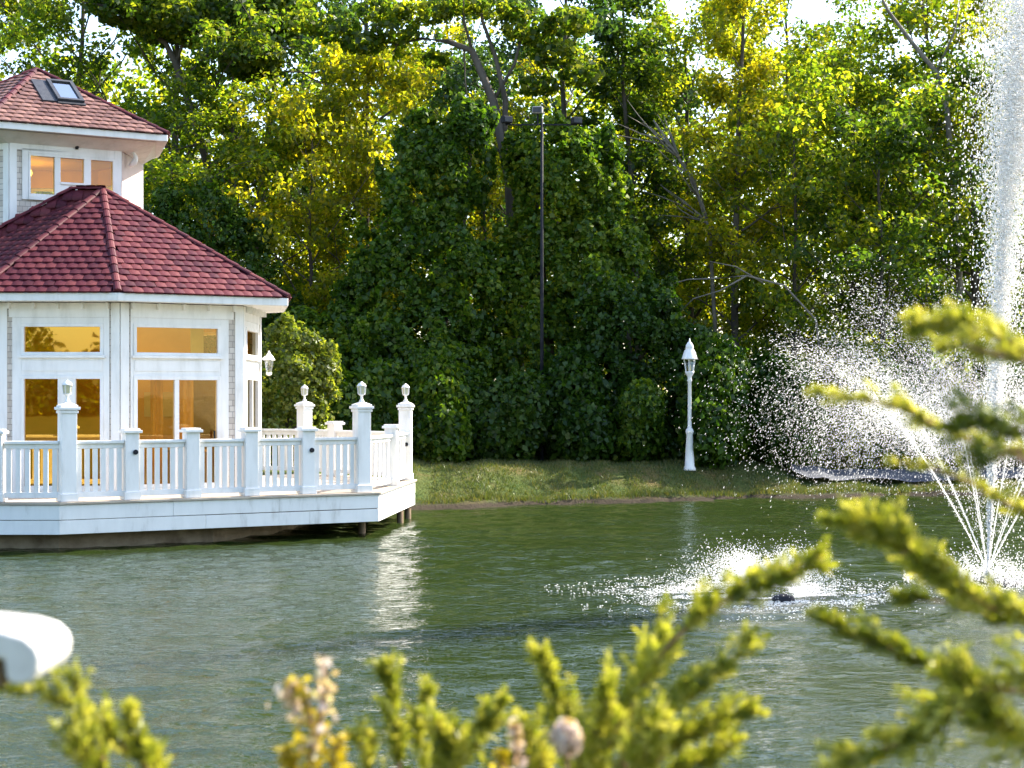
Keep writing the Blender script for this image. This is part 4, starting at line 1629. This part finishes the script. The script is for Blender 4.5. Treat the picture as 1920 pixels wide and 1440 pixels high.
vine_mass('tall vine-smothered tree with a blunt top, left of the floodlight mast', 50.5,
          [(795, 285, 62, 72), (840, 320, 70, 85), (775, 380, 62, 95), (800, 480, 95, 120), (850, 560, 100, 120), (720, 560, 85, 110), (665, 640, 80, 85), (770, 690, 130, 150), (885, 250, 40, 40)], 60000, .145, L_IVY, 61, 800)
vine_mass('dense vine-smothered tree directly behind the floodlight mast', 51.0,
          [(1060, 320, 95, 85), (1000, 300, 50, 60), (1120, 400, 62, 100), (1030, 470, 80, 130), (1100, 540, 85, 120), (960, 560, 60, 110), (1000, 690, 110, 130), (1150, 480, 50, 60)], 58000, .145, L_IVY, 62, 1040)
vine_mass('low spreading vine mound above the deck end posts', 49.4,
          [(640, 720, 100, 90), (720, 780, 110, 90), (820, 740, 90, 110), (570, 680, 70, 80), (850, 820, 100, 60)], 40000, .13, L_IVY, 63, 720, 'vine mound', 'vine_mound')
vine_mass('dark leafy mound of vines immediately left of the street lamp', 49.2,
          [(1180, 610, 90, 95), (1240, 700, 95, 110), (1120, 720, 80, 100), (1200, 800, 100, 80), (1060, 800, 80, 70)], 40000, .13, L_DARK, 64, 1180, 'vine mound', 'vine_mound')
vine_mass('dark evergreen bush behind the right slope of the sunroom roof', 51.5,
          [(370, 440, 95, 95), (430, 560, 90, 150), (300, 560, 110, 160), (500, 700, 80, 160)], 34000, .125, L_DARK, 65, 380, 'bush', 'evergreen_bush')
vine_mass('olive bush with yellowing leaf tips standing behind the back railing', 44.5,
          [(545, 690, 62, 78), (520, 760, 60, 90), (590, 745, 42, 70), (540, 820, 70, 70)], 20000, .105, L_OLIVE, 66, 545, 'bush', 'olive_bush')
# shrubs along the foot of the wood
SH = [('shrub', blob_leaves('crown', [(0, 0, 1.0, 1.5, 1.1, 1.2), (.9, .1, 1.7, .9, .8, .9), (-.9, .2, 1.5, .9, .8, 1.0)], 11000, .15, L_DARK, 71, .6, .5, 0.0)),
      ('shrub', blob_leaves('crown', [(0, 0, 1.3, 1.2, 1.0, 1.5), (.7, -.1, .9, 1.1, .8, 1.0), (-.8, 0, .8, 1.0, .8, .9)], 11000, .15, L_DARK, 72, .6, .5, 0.0))]
SHT = MB()
for k in range(5):
    SHT.tube([(0, 0, 0), (.3 * math.cos(k * 1.3), .25 * math.sin(k * 1.3), .7), (.7 * math.cos(k * 1.3), .5 * math.sin(k * 1.3), 1.6)], [.05, .04, .015], 5)
SHTM = SHT.mesh('stem', BARK)
for px, Y, s, k, lm, lb in [
    (655, 47.6, .95, 0, L_IVY, 'green shrub touching the end railing post of the deck'),
    (820, 48.0, .9, 1, L_IVY, 'rounded green shrub beside the deck, at the edge of the grass'),
    (925, 48.3, .85, 0, L_DARK, 'dark shrub just left of the foot of the floodlight mast'),
    (1075, 48.6, .95, 1, L_DARK, 'dark shrub just right of the foot of the floodlight mast'),
    (1185, 48.2, .75, 0, L_IVY, 'low green shrub on the grass edge left of the street lamp'),
    (1345, 48.4, 1.05, 1, L_IVY, 'leafy shrub on the grass edge right of the street lamp'),
    (1465, 49.2, 1.05, 0, L_DARK, 'dark shrub behind the drifting fine droplets'),
    (1580, 50.0, 1.15, 1, L_MID, 'green shrub behind the bright core of the spray'),
    (1700, 50.6, 1.1, 0, L_DARK, 'dark shrub behind the asphalt path'),
    (1810, 50.8, 1.1, 1, L_MID, 'shrub behind the foot of the fountain jets'),
    (1920, 51.0, 1.2, 0, L_DARK, 'shrub cut by the picture edge behind the fountain'),
]:
    x = (px - CX) / FPX * Y
    t = thing('shrub', lb, 'shrub', (x, Y, gz(x, Y) - .05), px * .37, 'shrubs along the foot of the wood')
    t.scale = (s * 1.15, s, s * 1.2)
    link('stem', SHTM, t)
    c = link('crown', SH[k][1], t)
    c.material_slots[0].link = 'OBJECT'
    c.material_slots[0].material = lm
# deep wood behind everything
rng = np.random.default_rng(90)
nu = 150000
px_ = rng.uniform(-34, 34, nu)
py_ = rng.uniform(68, 75, nu)
pz_ = 0.3 + 16.5 * rng.random(nu) ** .95
top = 16.2 + 1.4 * np.sin(px_ * .5) * np.sin(px_ * .19 + 1) + 1.0 * np.sin(px_ * 1.3)
dn = np.sin(px_ * 1.1 + py_) * np.sin(pz_ * 1.2 + py_ * 2) + .5 * np.sin(px_ * 2.7 + pz_ * 1.9)
keep = (pz_ < top) & ((dn > -.45) | (rng.random(nu) < .15))
px_, py_, pz_ = px_[keep], py_[keep], pz_[keep]
nu = len(px_)
me = leaves('woodland', np.stack([px_, py_, pz_], 1), rng.normal(size=(nu, 3)) + [0, 0, .4], rng.uniform(.20, .40, nu), rng.uniform(.16, .28, nu), L_LIME, rng)
tag(link('woodland', me), kind='stuff')
# the wood on the camera's own side of the pond, met only in reflections
nu = 60000
px_ = rng.uniform(-60, 60, nu)
py_ = rng.uniform(-52, -40, nu)
pz_ = 0.3 + 9.5 * rng.random(nu) ** .9 * (.75 + .25 * np.sin(px_ * .5))
me = leaves('woodland', np.stack([px_, py_, pz_], 1), rng.normal(size=(nu, 3)), rng.uniform(.32, .6, nu), rng.uniform(.25, .45, nu), L_LIME, rng)
tag(link('woodland', me), kind='stuff')

# grass blades on the far bank
ng = 60000
gx = rng.uniform(-4, 16, ng)
gyf = np.interp(gx, FAR_X, FAR_Y)
gy = gyf + .35 + 6.5 * rng.random(ng) ** 1.3
gzv = height(gx, gy)
hh = rng.uniform(.04, .11, ng)
lip = rng.random(ng) < .08
gy = np.where(lip, gyf + .12 + .5 * rng.random(ng), gy)
gzv = height(gx, gy)
hh = np.where(lip, hh * 1.5, hh)
lean = rng.normal(size=(ng, 2)) * .04
wv = rng.uniform(0, 6.28, ng)
V = np.empty((ng, 3, 3))
V[:, 0] = np.stack([gx - .012 * np.cos(wv), gy - .012 * np.sin(wv), gzv - .01], 1)
V[:, 1] = np.stack([gx + .012 * np.cos(wv), gy + .012 * np.sin(wv), gzv - .01], 1)
V[:, 2] = np.stack([gx + lean[:, 0], gy + lean[:, 1], gzv + hh], 1)
keep = ~((gx > 7.6) & (np.abs(gy - np.interp(gx, [p[0] for p in pp], [p[1] + .75 for p in pp])) < .8))
V = V[keep]
tag(link('grass', arr_mesh('grass', V.reshape(-1, 3), np.arange(V.shape[0] * 3).reshape(-1, 3), GRASSM)), kind='stuff')

# ------------------------------------------------------------------ fountains
OCT_V = np.array([(1, 0, 0), (-1, 0, 0), (0, 1, 0), (0, -1, 0), (0, 0, 1), (0, 0, -1)], float)
OCT_F = np.array([(0, 2, 4), (2, 1, 4), (1, 3, 4), (3, 0, 4), (2, 0, 5), (1, 2, 5), (3, 1, 5), (0, 3, 5)])


TET_V = np.array([(1, 1, 1), (1, -1, -1), (-1, 1, -1), (-1, -1, 1)], float) * .8
TET_F = np.array([(0, 1, 2), (0, 3, 1), (0, 2, 3), (1, 3, 2)])


def drops_mesh(name, Pp, r, stretch=None, vel=None, fine=False, mm=None):
    """drops as small solids; with vel they are drawn out a little along their flight"""
    n = len(Pp)
    BV, BF = (TET_V, TET_F) if fine else (OCT_V, OCT_F)
    V = BV[None] * r[:, None, None]
    if stretch is not None:
        V = V * stretch[:, None, :]
    if vel is not None:
        a = vel / np.maximum(np.linalg.norm(vel, axis=1, keepdims=True), 1e-6)
        k = np.einsum('nij,nj->ni', V, a)
        V = V + (k[:, :, None] * a[:, None, :]) * np.random.default_rng(1).uniform(.2, 1.8, n)[:, None, None]
    V = V + Pp[:, None, :]
    F = (BF[None] + len(BV) * np.arange(n)[:, None, None]).reshape(-1, 3)
    return arr_mesh(name, V.reshape(-1, 3), F, mm or DROPS, True)


def fly(p0, v0, drag, T, wind=(0.0, 0.0, 0.0), steps=60):
    """positions of drops that left with v0 and have been T seconds in the air"""
    p = np.repeat(np.asarray(p0)[None], len(v0), 0).astype(float) if np.ndim(p0) == 1 else p0.copy()
    v = v0.copy()
    dt = T / steps
    wv_ = np.asarray(wind)[None]
    for _ in range(steps):
        rel = v - wv_
        acc = -drag[:, None] * rel * np.linalg.norm(rel, axis=1, keepdims=True) * .12
        acc[:, 2] -= 9.81
        v += acc * dt[:, None]
        p += v * dt[:, None]
    fly.v = v
    return p


rng = np.random.default_rng(7)
FY = 24.7
FXX = (1852 - CX) / FPX * FY
ft = thing('fountain', 'tall pond fountain throwing a white water column and arching spray', 'fountain', (FXX, FY, 0))
MB().lathe([(0.45, -.12), (0.5, -.02), (0.46, .05), (0.2, .07)], n=20).obj('float', BLACK, ft, smooth=True)
MB().lathe([(0.10, .07), (0.10, .12), (0.05, .16), (0.04, .20)], n=12).obj('nozzle', GREYM, ft, smooth=True)
P0 = np.array([0, 0, .18])
jets = [(math.pi + a, .50) for a in (-.95, -.45, 0.0, .5, 1.0)] + [(a, .50) for a in (-1.1, -.55, 0, .6, 1.2)] + [(math.pi / 2, .5), (-math.pi / 2, .5)]
for az_, tn in jets:
    vz = 8.9
    v0 = np.array([vz * tn * math.cos(az_), vz * tn * math.sin(az_), vz])
    tt = np.linspace(0, .27, 9)
    pts_ = [P0 + v0 * q - np.array([0, 0, 4.9]) * q * q for q in tt]
    MB().tube(pts_, [.007 + .012 * q for q in tt], 5).obj('jet', MIST, ft, smooth=True)
# arching spray: coherent streams that break up, and a cloud of fine drops
def arch(nd, saz, stn, svz, t0, t1, tp, wob, tn0, vz0, dr):
    ji = rng.integers(0, len(jets), nd)
    azs = np.array([j[0] for j in jets])[ji] + rng.normal(size=nd) * saz
    tn = tn0 + rng.normal(size=nd) * stn
    vz = vz0 + rng.normal(size=nd) * svz
    v0 = np.stack([vz * tn * np.cos(azs), vz * tn * np.sin(azs), vz], 1)
    T = t0 + (t1 - t0) * rng.random(nd) ** tp
    q = fly(P0, v0, rng.uniform(*dr, nd), T, (.15, .5, 0))
    q += T[:, None] * rng.normal(size=(nd, 3)) * wob
    ok = (q[:, 2] > .02) & ~((T > .55) & (rng.random(nd) > np.clip((q[:, 2] - 1.0) / 1.6, .02, 1)))
    return np.concatenate([q, fly.v], 1)[ok]


pp_ = np.concatenate([arch(17000, .035, .018, .18, .04, .80, .8, .085, .50, 9.0, (.3, .7)),
                      arch(11000, .05, .03, .3, .05, 1.0, .8, .10, .28, 10.2, (.3, .8)),
                      arch(105000, .20, .085, .7, .25, 1.2, .8, .17, .42, 9.2, (.7, 2.0))])
vv_, pp_ = pp_[:, 3:], pp_[:, :3]
rad = .0020 + .0052 * rng.random(len(pp_)) ** 2.4
tag(link('arching_spray', drops_mesh('arching_spray', pp_, rad, None, vv_, True, MIST), ft), kind='stuff')
# the tall column
nd = 90000
ang = rng.uniform(0, 2 * np.pi, nd)
tl = np.abs(rng.normal(size=nd)) * .030
vz = 15.0 + rng.normal(size=nd) * 1.6
v0 = np.stack([vz * (tl * np.cos(ang) + .040), vz * tl * np.sin(ang), vz], 1)
T = 2.2 * rng.random(nd) ** .9
pp_ = fly(P0, v0, rng.uniform(.05, .5, nd), T, (.3, .2, 0))
pp_ += np.clip(T, .05, 2)[:, None] * rng.normal(size=(nd, 3)) * .07 * (1 + (rng.random((nd, 1)) < .12) * 1.6)
ok = pp_[:, 2] > .02
pp_ = pp_[ok]
rad = .004 + .009 * rng.random(len(pp_)) ** 1.8
st = np.ones((len(pp_), 3))
st[:, 2] = rng.uniform(1, 2.2, len(pp_))
tag(link('water_column', drops_mesh('water_column', pp_, rad, st, None, True), ft), kind='stuff')
# churn round the float
nd = 5500
ang = rng.uniform(0, 2 * np.pi, nd)
rd = .15 + 1.05 * rng.random(nd) ** .8
zz = np.abs(rng.normal(size=nd)) * .26 * np.clip(1.25 - rd * .8, .1, 1)
pp_ = np.stack([rd * np.cos(ang), rd * np.sin(ang), .01 + zz], 1)
tag(link('splash', drops_mesh('splash', pp_, rng.uniform(.005, .012, nd), None, None, False, MIST), ft), kind='stuff')

# low bubbling aerator
AY = 23.4
AXX = (1425 - CX) / FPX * AY
at_ = thing('aerator', 'low bubbling aerator churning white foam in the middle of the pond', 'aerator', (AXX, AY, 0))
m = MB()
m.lathe([(0.12, -.1), (0.16, 0), (0.14, .06), (0.05, .09)], (.2, -.75, 0), 12)
m.obj('float', BLACK, at_, smooth=True)
nd = 15000
ang = rng.uniform(0, 2 * np.pi, nd)
ang = ang + .25 * np.sin(ang * 5)
vh = rng.uniform(1.0, 2.6, nd)
vz = 2.7 + rng.normal(size=nd) * .45
v0 = np.stack([vh * np.cos(ang), vh * np.sin(ang), vz], 1)
T = .62 * rng.random(nd) ** .8
pp_ = fly(np.array([0, 0, .05]), v0, rng.uniform(.2, .9, nd), T, steps=30)
pp_ += T[:, None] * rng.normal(size=(nd, 3)) * .12
ok = pp_[:, 2] > .0
pp_ = pp_[ok]
tag(link('splash', drops_mesh('splash', pp_, rng.uniform(.004, .010, len(pp_)), None, None, False, MIST), at_), kind='stuff')
nd = 9000
ang = rng.uniform(0, 2 * np.pi, nd)
rd = .45 + 1.0 * np.abs(rng.normal(size=nd)) * (1 + .25 * np.sin(ang * 3 + 1) + .15 * np.sin(ang * 7))
pp_ = np.stack([rd * np.cos(ang) * 1.05, rd * np.sin(ang), np.full(nd, .008)], 1)[rd < 3.0]
nd = len(pp_)
st = np.ones((nd, 3))
st[:, 2] = .35
tag(link('foam', drops_mesh('foam', pp_, rng.uniform(.006, .018, nd), st), at_), kind='stuff')


# ------------------------------------------------------------------ foreground junipers
def juniper_branch(shrub, pts, width, n, seed, lm=L_JUN, stemr=.006, side=None):
    """a stem with plumes of scale leaves; pts are world points from the base to the tip"""
    rnd = random.Random(seed)
    rng = np.random.default_rng(seed)
    base = shrub.matrix_world.translation if False else Vector(shrub.location)
    pts = [Vector(p) - base for p in pts]
    # smooth the line
    fine = []
    for i in range(len(pts) - 1):
        p0, p1, p2, p3 = pts[max(i - 1, 0)], pts[i], pts[i + 1], pts[min(i + 2, len(pts) - 1)]
        for k in range(6):
            t_ = k / 6
            fine.append(.5 * ((2 * p1) + (p2 - p0) * t_ + (2 * p0 - 5 * p1 + 4 * p2 - p3) * t_ ** 2 + (3 * p1 - p0 - 3 * p2 + p3) * t_ ** 3))
    fine.append(pts[-1])
    m = len(fine)
    b0 = fine[0]
    d0_ = (fine[1] - fine[0]).normalized()
    low = Vector((b0.x * .25, b0.y * .4, b0.z * .45))
    foot = [Vector((0, 0, 0)), low, (low + b0) / 2 - d0_ * .05 + Vector((0, 0, -.02)), b0 - d0_ * .02]
    mb = MB().tube(foot + fine[1:], [stemr * 1.7, stemr * 1.4, stemr * 1.2, stemr] + [stemr * (1 - .8 * i / (m - 1)) for i in range(1, m)], 6)
    so = mb.obj('branch', JBARK, shrub, smooth=True)
    FP = np.array([p[:] for p in fine])
    tv = np.gradient(FP, axis=0)
    tv /= np.linalg.norm(tv, axis=1, keepdims=True)
    A, D, Ln = [], [], []
    for k in range(max(18, n * 3 // 10)):
        q = rnd.random() ** .85
        f = q * (m - 1)
        i = min(int(f), m - 2)
        p = FP[i] + (FP[i + 1] - FP[i]) * (f - i)
        t_ = tv[i]
        r = rng.normal(size=3)
        r -= t_ * r.dot(t_)
        r /= np.linalg.norm(r) + 1e-6
        r[2] += .30
        d0 = t_ * rnd.uniform(.9, 1.5) + r * rnd.uniform(.3, .95)
        d0 /= np.linalg.norm(d0)
        l0 = width * 1.7 * (.28 + .9 * (1 - q) ** .6) * (.35 + 1.25 * rnd.random() ** 1.8)
        if q > .92:
            l0 = max(l0, width * .6)
        # a plume: a little axis with branchlets on both sides, longest near its foot
        sd_ = np.cross(d0, rng.normal(size=3))
        sd_ /= np.linalg.norm(sd_)
        nb = 9
        for h in range(nb):
            u0 = h / nb
            p1 = p + d0 * l0 * u0 * .8
            d = d0 * rnd.uniform(1.0, 1.5) + sd_ * (1 if h % 2 else -1) * rnd.uniform(.25, .7) + rng.normal(size=3) * .18
            d /= np.linalg.norm(d)
            l_ = l0 * (.30 - .20 * u0) * rnd.uniform(.6, 1.2)
            ns = 5
            for j in range(ns):
                u_ = (j + rnd.random()) / ns
                dd = d + rng.normal(size=3) * .42
                dd /= np.linalg.norm(dd)
                A.append(p1 + d * l_ * u_)
                D.append(dd)
                Ln.append(rnd.uniform(.012, .032) * (1.15 - .4 * u_) * width / .08)
    A, D, Ln = np.array(A), np.array(D), np.array(Ln)
    r = rng.normal(size=A.shape)
    s = np.cross(D, r)
    s /= np.linalg.norm(s, axis=1, keepdims=True)
    w_ = (Ln * .15)[:, None]
    V = np.empty((len(A), 4, 3))
    V[:, 0] = A - s * w_ * .6
    V[:, 1] = A + s * w_ * .6
    V[:, 2] = A + D * Ln[:, None] * .7 + s * w_
    V[:, 3] = A + D * Ln[:, None] - s * w_ * .5
    me = arr_mesh('foliage', V.reshape(-1, 3), np.arange(4 * len(A)).reshape(-1, 4), lm)
    link('foliage', me, so)


def jun(label, px, Y):
    x = (px - CX) / FPX * Y
    return thing('juniper_shrub', label, 'juniper', (x, Y, gz(x, Y) - .03), group='junipers on the near bank')


def spray(sh, pix, Y, width, n, seed, lm=L_JUN, stemr=.006, dy=0.0, root=True):
    """pix: photo points base to tip; the base is carried down to the shrub's root"""
    pts = [P(px, py, Y + dy * i / max(1, len(pix) - 1)) for i, (px, py) in enumerate(pix)]
    juniper_branch(sh, pts, width, n, seed, lm, stemr)


J1 = jun('feathery yellow-green juniper whose long plume points up across the middle of the water', 1150, 3.2)
YJ = 3.2
spray(J1, [(1120, 1560), (1130, 1430), (1180, 1320), (1250, 1215), (1330, 1145), (1420, 1100), (1520, 1055)], YJ, .072, 330, 1)
spray(J1, [(1100, 1560), (1085, 1430), (1055, 1340), (1022, 1240)], YJ + .05, .060, 170, 2)
spray(J1, [(1150, 1450), (1220, 1350), (1300, 1290), (1400, 1215)], YJ - .1, .062, 170, 3)
spray(J1, [(1160, 1500), (1250, 1410), (1320, 1365), (1395, 1335)], YJ - .05, .058, 170, 4)
spray(J1, [(1160, 1560), (1230, 1480), (1300, 1430), (1360, 1400)], YJ, .06, 150, 5)
spray(J1, [(1110, 1560), (1100, 1470), (1110, 1390), (1140, 1300)], YJ - .15, .07, 170, 6)
spray(J1, [(1180, 1350), (1200, 1280), (1225, 1220), (1238, 1150)], YJ + .1, .05, 110, 7)
spray(J1, [(1060, 1560), (1030, 1480), (1010, 1420), (985, 1370)], YJ + .1, .06, 120, 8)
spray(J1, [(1180, 1600), (1190, 1520), (1200, 1440), (1230, 1370)], YJ - .2, .07, 150, 9)
J2 = jun('large yellow-green juniper reaching in from the picture edge below the fountain', 2330, 3.0)
YK = 3.0
spray(J2, [(2060, 1260), (1930, 1270), (1840, 1300), (1760, 1350), (1690, 1390), (1600, 1430), (1540, 1460)], YK - .2, .066, 300, 11, stemr=.009)
spray(J2, [(2060, 1200), (1940, 1160), (1840, 1130), (1760, 1085), (1690, 1030), (1640, 1000), (1575, 972)], YK, .070, 330, 12, stemr=.008)
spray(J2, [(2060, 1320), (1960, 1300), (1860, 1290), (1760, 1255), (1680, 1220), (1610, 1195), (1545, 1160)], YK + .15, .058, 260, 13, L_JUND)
spray(J2, [(2060, 880), (1940, 850), (1850, 835), (1760, 800), (1690, 765), (1610, 748), (1530, 740)], YK + .1, .042, 200, 14)
spray(J2, [(2060, 990), (1960, 965), (1890, 945), (1830, 910), (1750, 880), (1665, 862)], YK + .1, .034, 130, 15)
spray(J2, [(2060, 690), (1960, 665), (1890, 640), (1830, 620), (1780, 610), (1735, 613)], YK + .05, .058, 190, 16)
spray(J2, [(1990, 700), (1930, 680), (1870, 665), (1815, 650), (1780, 650)], YK, .045, 100, 17)
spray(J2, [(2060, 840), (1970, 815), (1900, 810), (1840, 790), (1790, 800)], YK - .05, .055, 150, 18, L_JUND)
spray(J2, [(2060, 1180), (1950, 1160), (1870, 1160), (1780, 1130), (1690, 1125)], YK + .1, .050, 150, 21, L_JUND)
spray(J2, [(2060, 1420), (1960, 1400), (1890, 1370), (1830, 1330), (1800, 1280)], YK - .2, .075, 200, 22)
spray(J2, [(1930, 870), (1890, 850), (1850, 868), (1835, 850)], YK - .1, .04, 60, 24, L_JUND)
J3 = jun('small yellow-green juniper below the white post cap', 170, 3.1)
spray(J3, [(330, 1600), (290, 1460), (230, 1400), (170, 1340), (100, 1305), (20, 1288)], 3.1, .055, 230, 31)
spray(J3, [(300, 1560), (280, 1460), (262, 1400), (245, 1345)], 3.05, .05, 130, 32)
spray(J3, [(250, 1600), (200, 1480), (170, 1430), (150, 1380)], 3.0, .06, 140, 33)
spray(J3, [(330, 1560), (300, 1480), (290, 1430)], 3.1, .05, 80, 34)
spray(J3, [(180, 1370), (160, 1330), (150, 1300), (140, 1275)], 3.12, .04, 60, 35)
J4 = jun('bushy juniper tips between the yellow flower spires and the long plume', 800, 3.3)
spray(J4, [(760, 1600), (750, 1460), (745, 1380), (738, 1310), (725, 1262)], 3.3, .055, 190, 41)
spray(J4, [(790, 1560), (800, 1450), (790, 1380), (800, 1300)], 3.35, .05, 140, 42)
spray(J4, [(830, 1560), (860, 1440), (900, 1380), (935, 1325)], 3.3, .055, 170, 43)
spray(J4, [(880, 1600), (920, 1490), (960, 1440), (975, 1390)], 3.2, .06, 160, 44)
spray(J4, [(720, 1560), (700, 1470), (690, 1420), (680, 1395)], 3.25, .05, 110, 45)
spray(J4, [(800, 1580), (820, 1490), (840, 1430), (820, 1370)], 3.15, .065, 170, 46)


def flower_spire(label, Y, spikes, seed, m, m2, leaf=.022, cat='wildflower', tipm=None):
    x = (spikes[0][0][0] - CX) / FPX * Y
    t = thing('wildflower', label, cat, (x, Y, gz(x, Y) - .02))
    rng = np.random.default_rng(seed)
    for k, sp_ in enumerate(spikes):
        pts_ = [P(a, b, Y) - t.location for a, b in sp_]
        full = [Vector((0, 0, 0))] + pts_ if k == 0 else pts_
        MB().tube(full, [.004] * (len(full) - 1) + [.002], 5).obj('stem', JBARK, t)
        A = np.array([p[:] for p in pts_])
        q = rng.random((16 if k % 3 == 1 else 34) * len(pts_)) * (len(pts_) - 1)
        i = np.minimum(q.astype(int), len(pts_) - 2)
        pos = A[i] + (A[i + 1] - A[i]) * (q - i)[:, None]
        wdt = .005 + .013 * (1 - q / (len(pts_) - 1))
        pos += rng.normal(size=pos.shape) * wdt[:, None]
        sz = rng.uniform(.6, 1.3, len(pos)) * leaf
        link('blossom', leaves('blossom', pos, rng.normal(size=pos.shape) + [0, 0, .5], sz, sz * .6, m2 if k % 3 == 1 else m, rng), t)
    return t


flower_spire('yellow and pale pink flower spires standing before the dark water', 3.0,
             [[(590, 1520), (580, 1440), (585, 1370), (575, 1310), (540, 1280)], [(590, 1420), (600, 1340), (612, 1290), (605, 1228)], [(620, 1500), (625, 1430), (640, 1385)], [(560, 1500), (545, 1440), (535, 1410)], [(555, 1340), (545, 1310), (550, 1285)]], 51, L_GOLD, PETAL)
flower_spire('small pinkish flower spire left of the pale flower head', 3.1, [[(960, 1560), (945, 1460), (938, 1410)], [(975, 1500), (968, 1400), (966, 1355)]], 52, L_GOLD, PETAL)
# pale round flower head
t = thing('wildflower', 'single pale pink round flower head in front of the long juniper plume', 'wildflower', tuple(P(1062, 1390, 2.9))[:2] + (gz(.1, 2.9),))
fz = P(1062, 1385, 2.9).z - t.location.z
MB().tube([(0, 0, 0), (.01, 0, fz * .6), (0, 0, fz)], [.005, .004, .003], 5).obj('stem', JBARK, t)
rng = np.random.default_rng(5)
d = rng.normal(size=(420, 3))
d /= np.linalg.norm(d, axis=1, keepdims=True)
pos = np.array([0, 0, fz]) + d * np.array([.026, .026, .032]) * rng.random((420, 1)) ** .4
sz = rng.uniform(.012, .022, 420)
link('blossom', leaves('blossom', pos, d + rng.normal(size=d.shape) * .3, sz, sz * .6, PETAL, rng), t)

# white rail end at the picture edge, its post stands outside the frame
YP = 2.75
k = YP / FPX
c = P(-260, 1195, YP)
t = thing('bank_rail', 'thick rounded white rail end over a brown board, cut by the picture edge', 'rail', (c.x, YP, gz(c.x, YP) - .05))
cz = c.z - t.location.z
m = MB()
m.box((0, 0.0, cz * .5 - .02), (.12, .12, cz - .03))
m.obj('post', WOODD, t, bevel=0.006)
x1 = (106 - (-260)) * k
za, zb, zc = cz + .030, cz - .020, cz - .060
prof = [(-.25, za + .004), (x1 - .20, za + .003), (x1 - .11, za - .002), (x1 - .055, za - .008), (x1 - .022, za - .018), (x1 - .006, za - .032), (x1, za - .048), (x1 - .002, zc + .022), (x1 - .010, zc + .006), (x1 - .022, zc), (x1 - .042, zc), (x1 - .052, zc + .008), (x1 - .056, zb), (-.25, zb)]
n_ = len(prof)
vs = [(x, y, z) for y in (-.10, .10) for x, z in prof]
m = MB().add(vs, [tuple(range(n_ - 1, -1, -1)), tuple(range(n_, 2 * n_))] + [(i, (i + 1) % n_, n_ + (i + 1) % n_, n_ + i) for i in range(n_)])
o = m.obj('top_rail', noisy('worn_white_vinyl', [(0.3, (0.44, 0.42, 0.40)), (0.6, (0.60, 0.59, 0.57))], 9, 0.5), t, bevel=0.016)
o.modifiers['bevel'].segments = 5
m = MB()
m.box(((x1 - .064) / 2, -.004, cz - .047), (x1 - .068, .14, .046))
m.obj('board', WOODD, t, bevel=0.004)
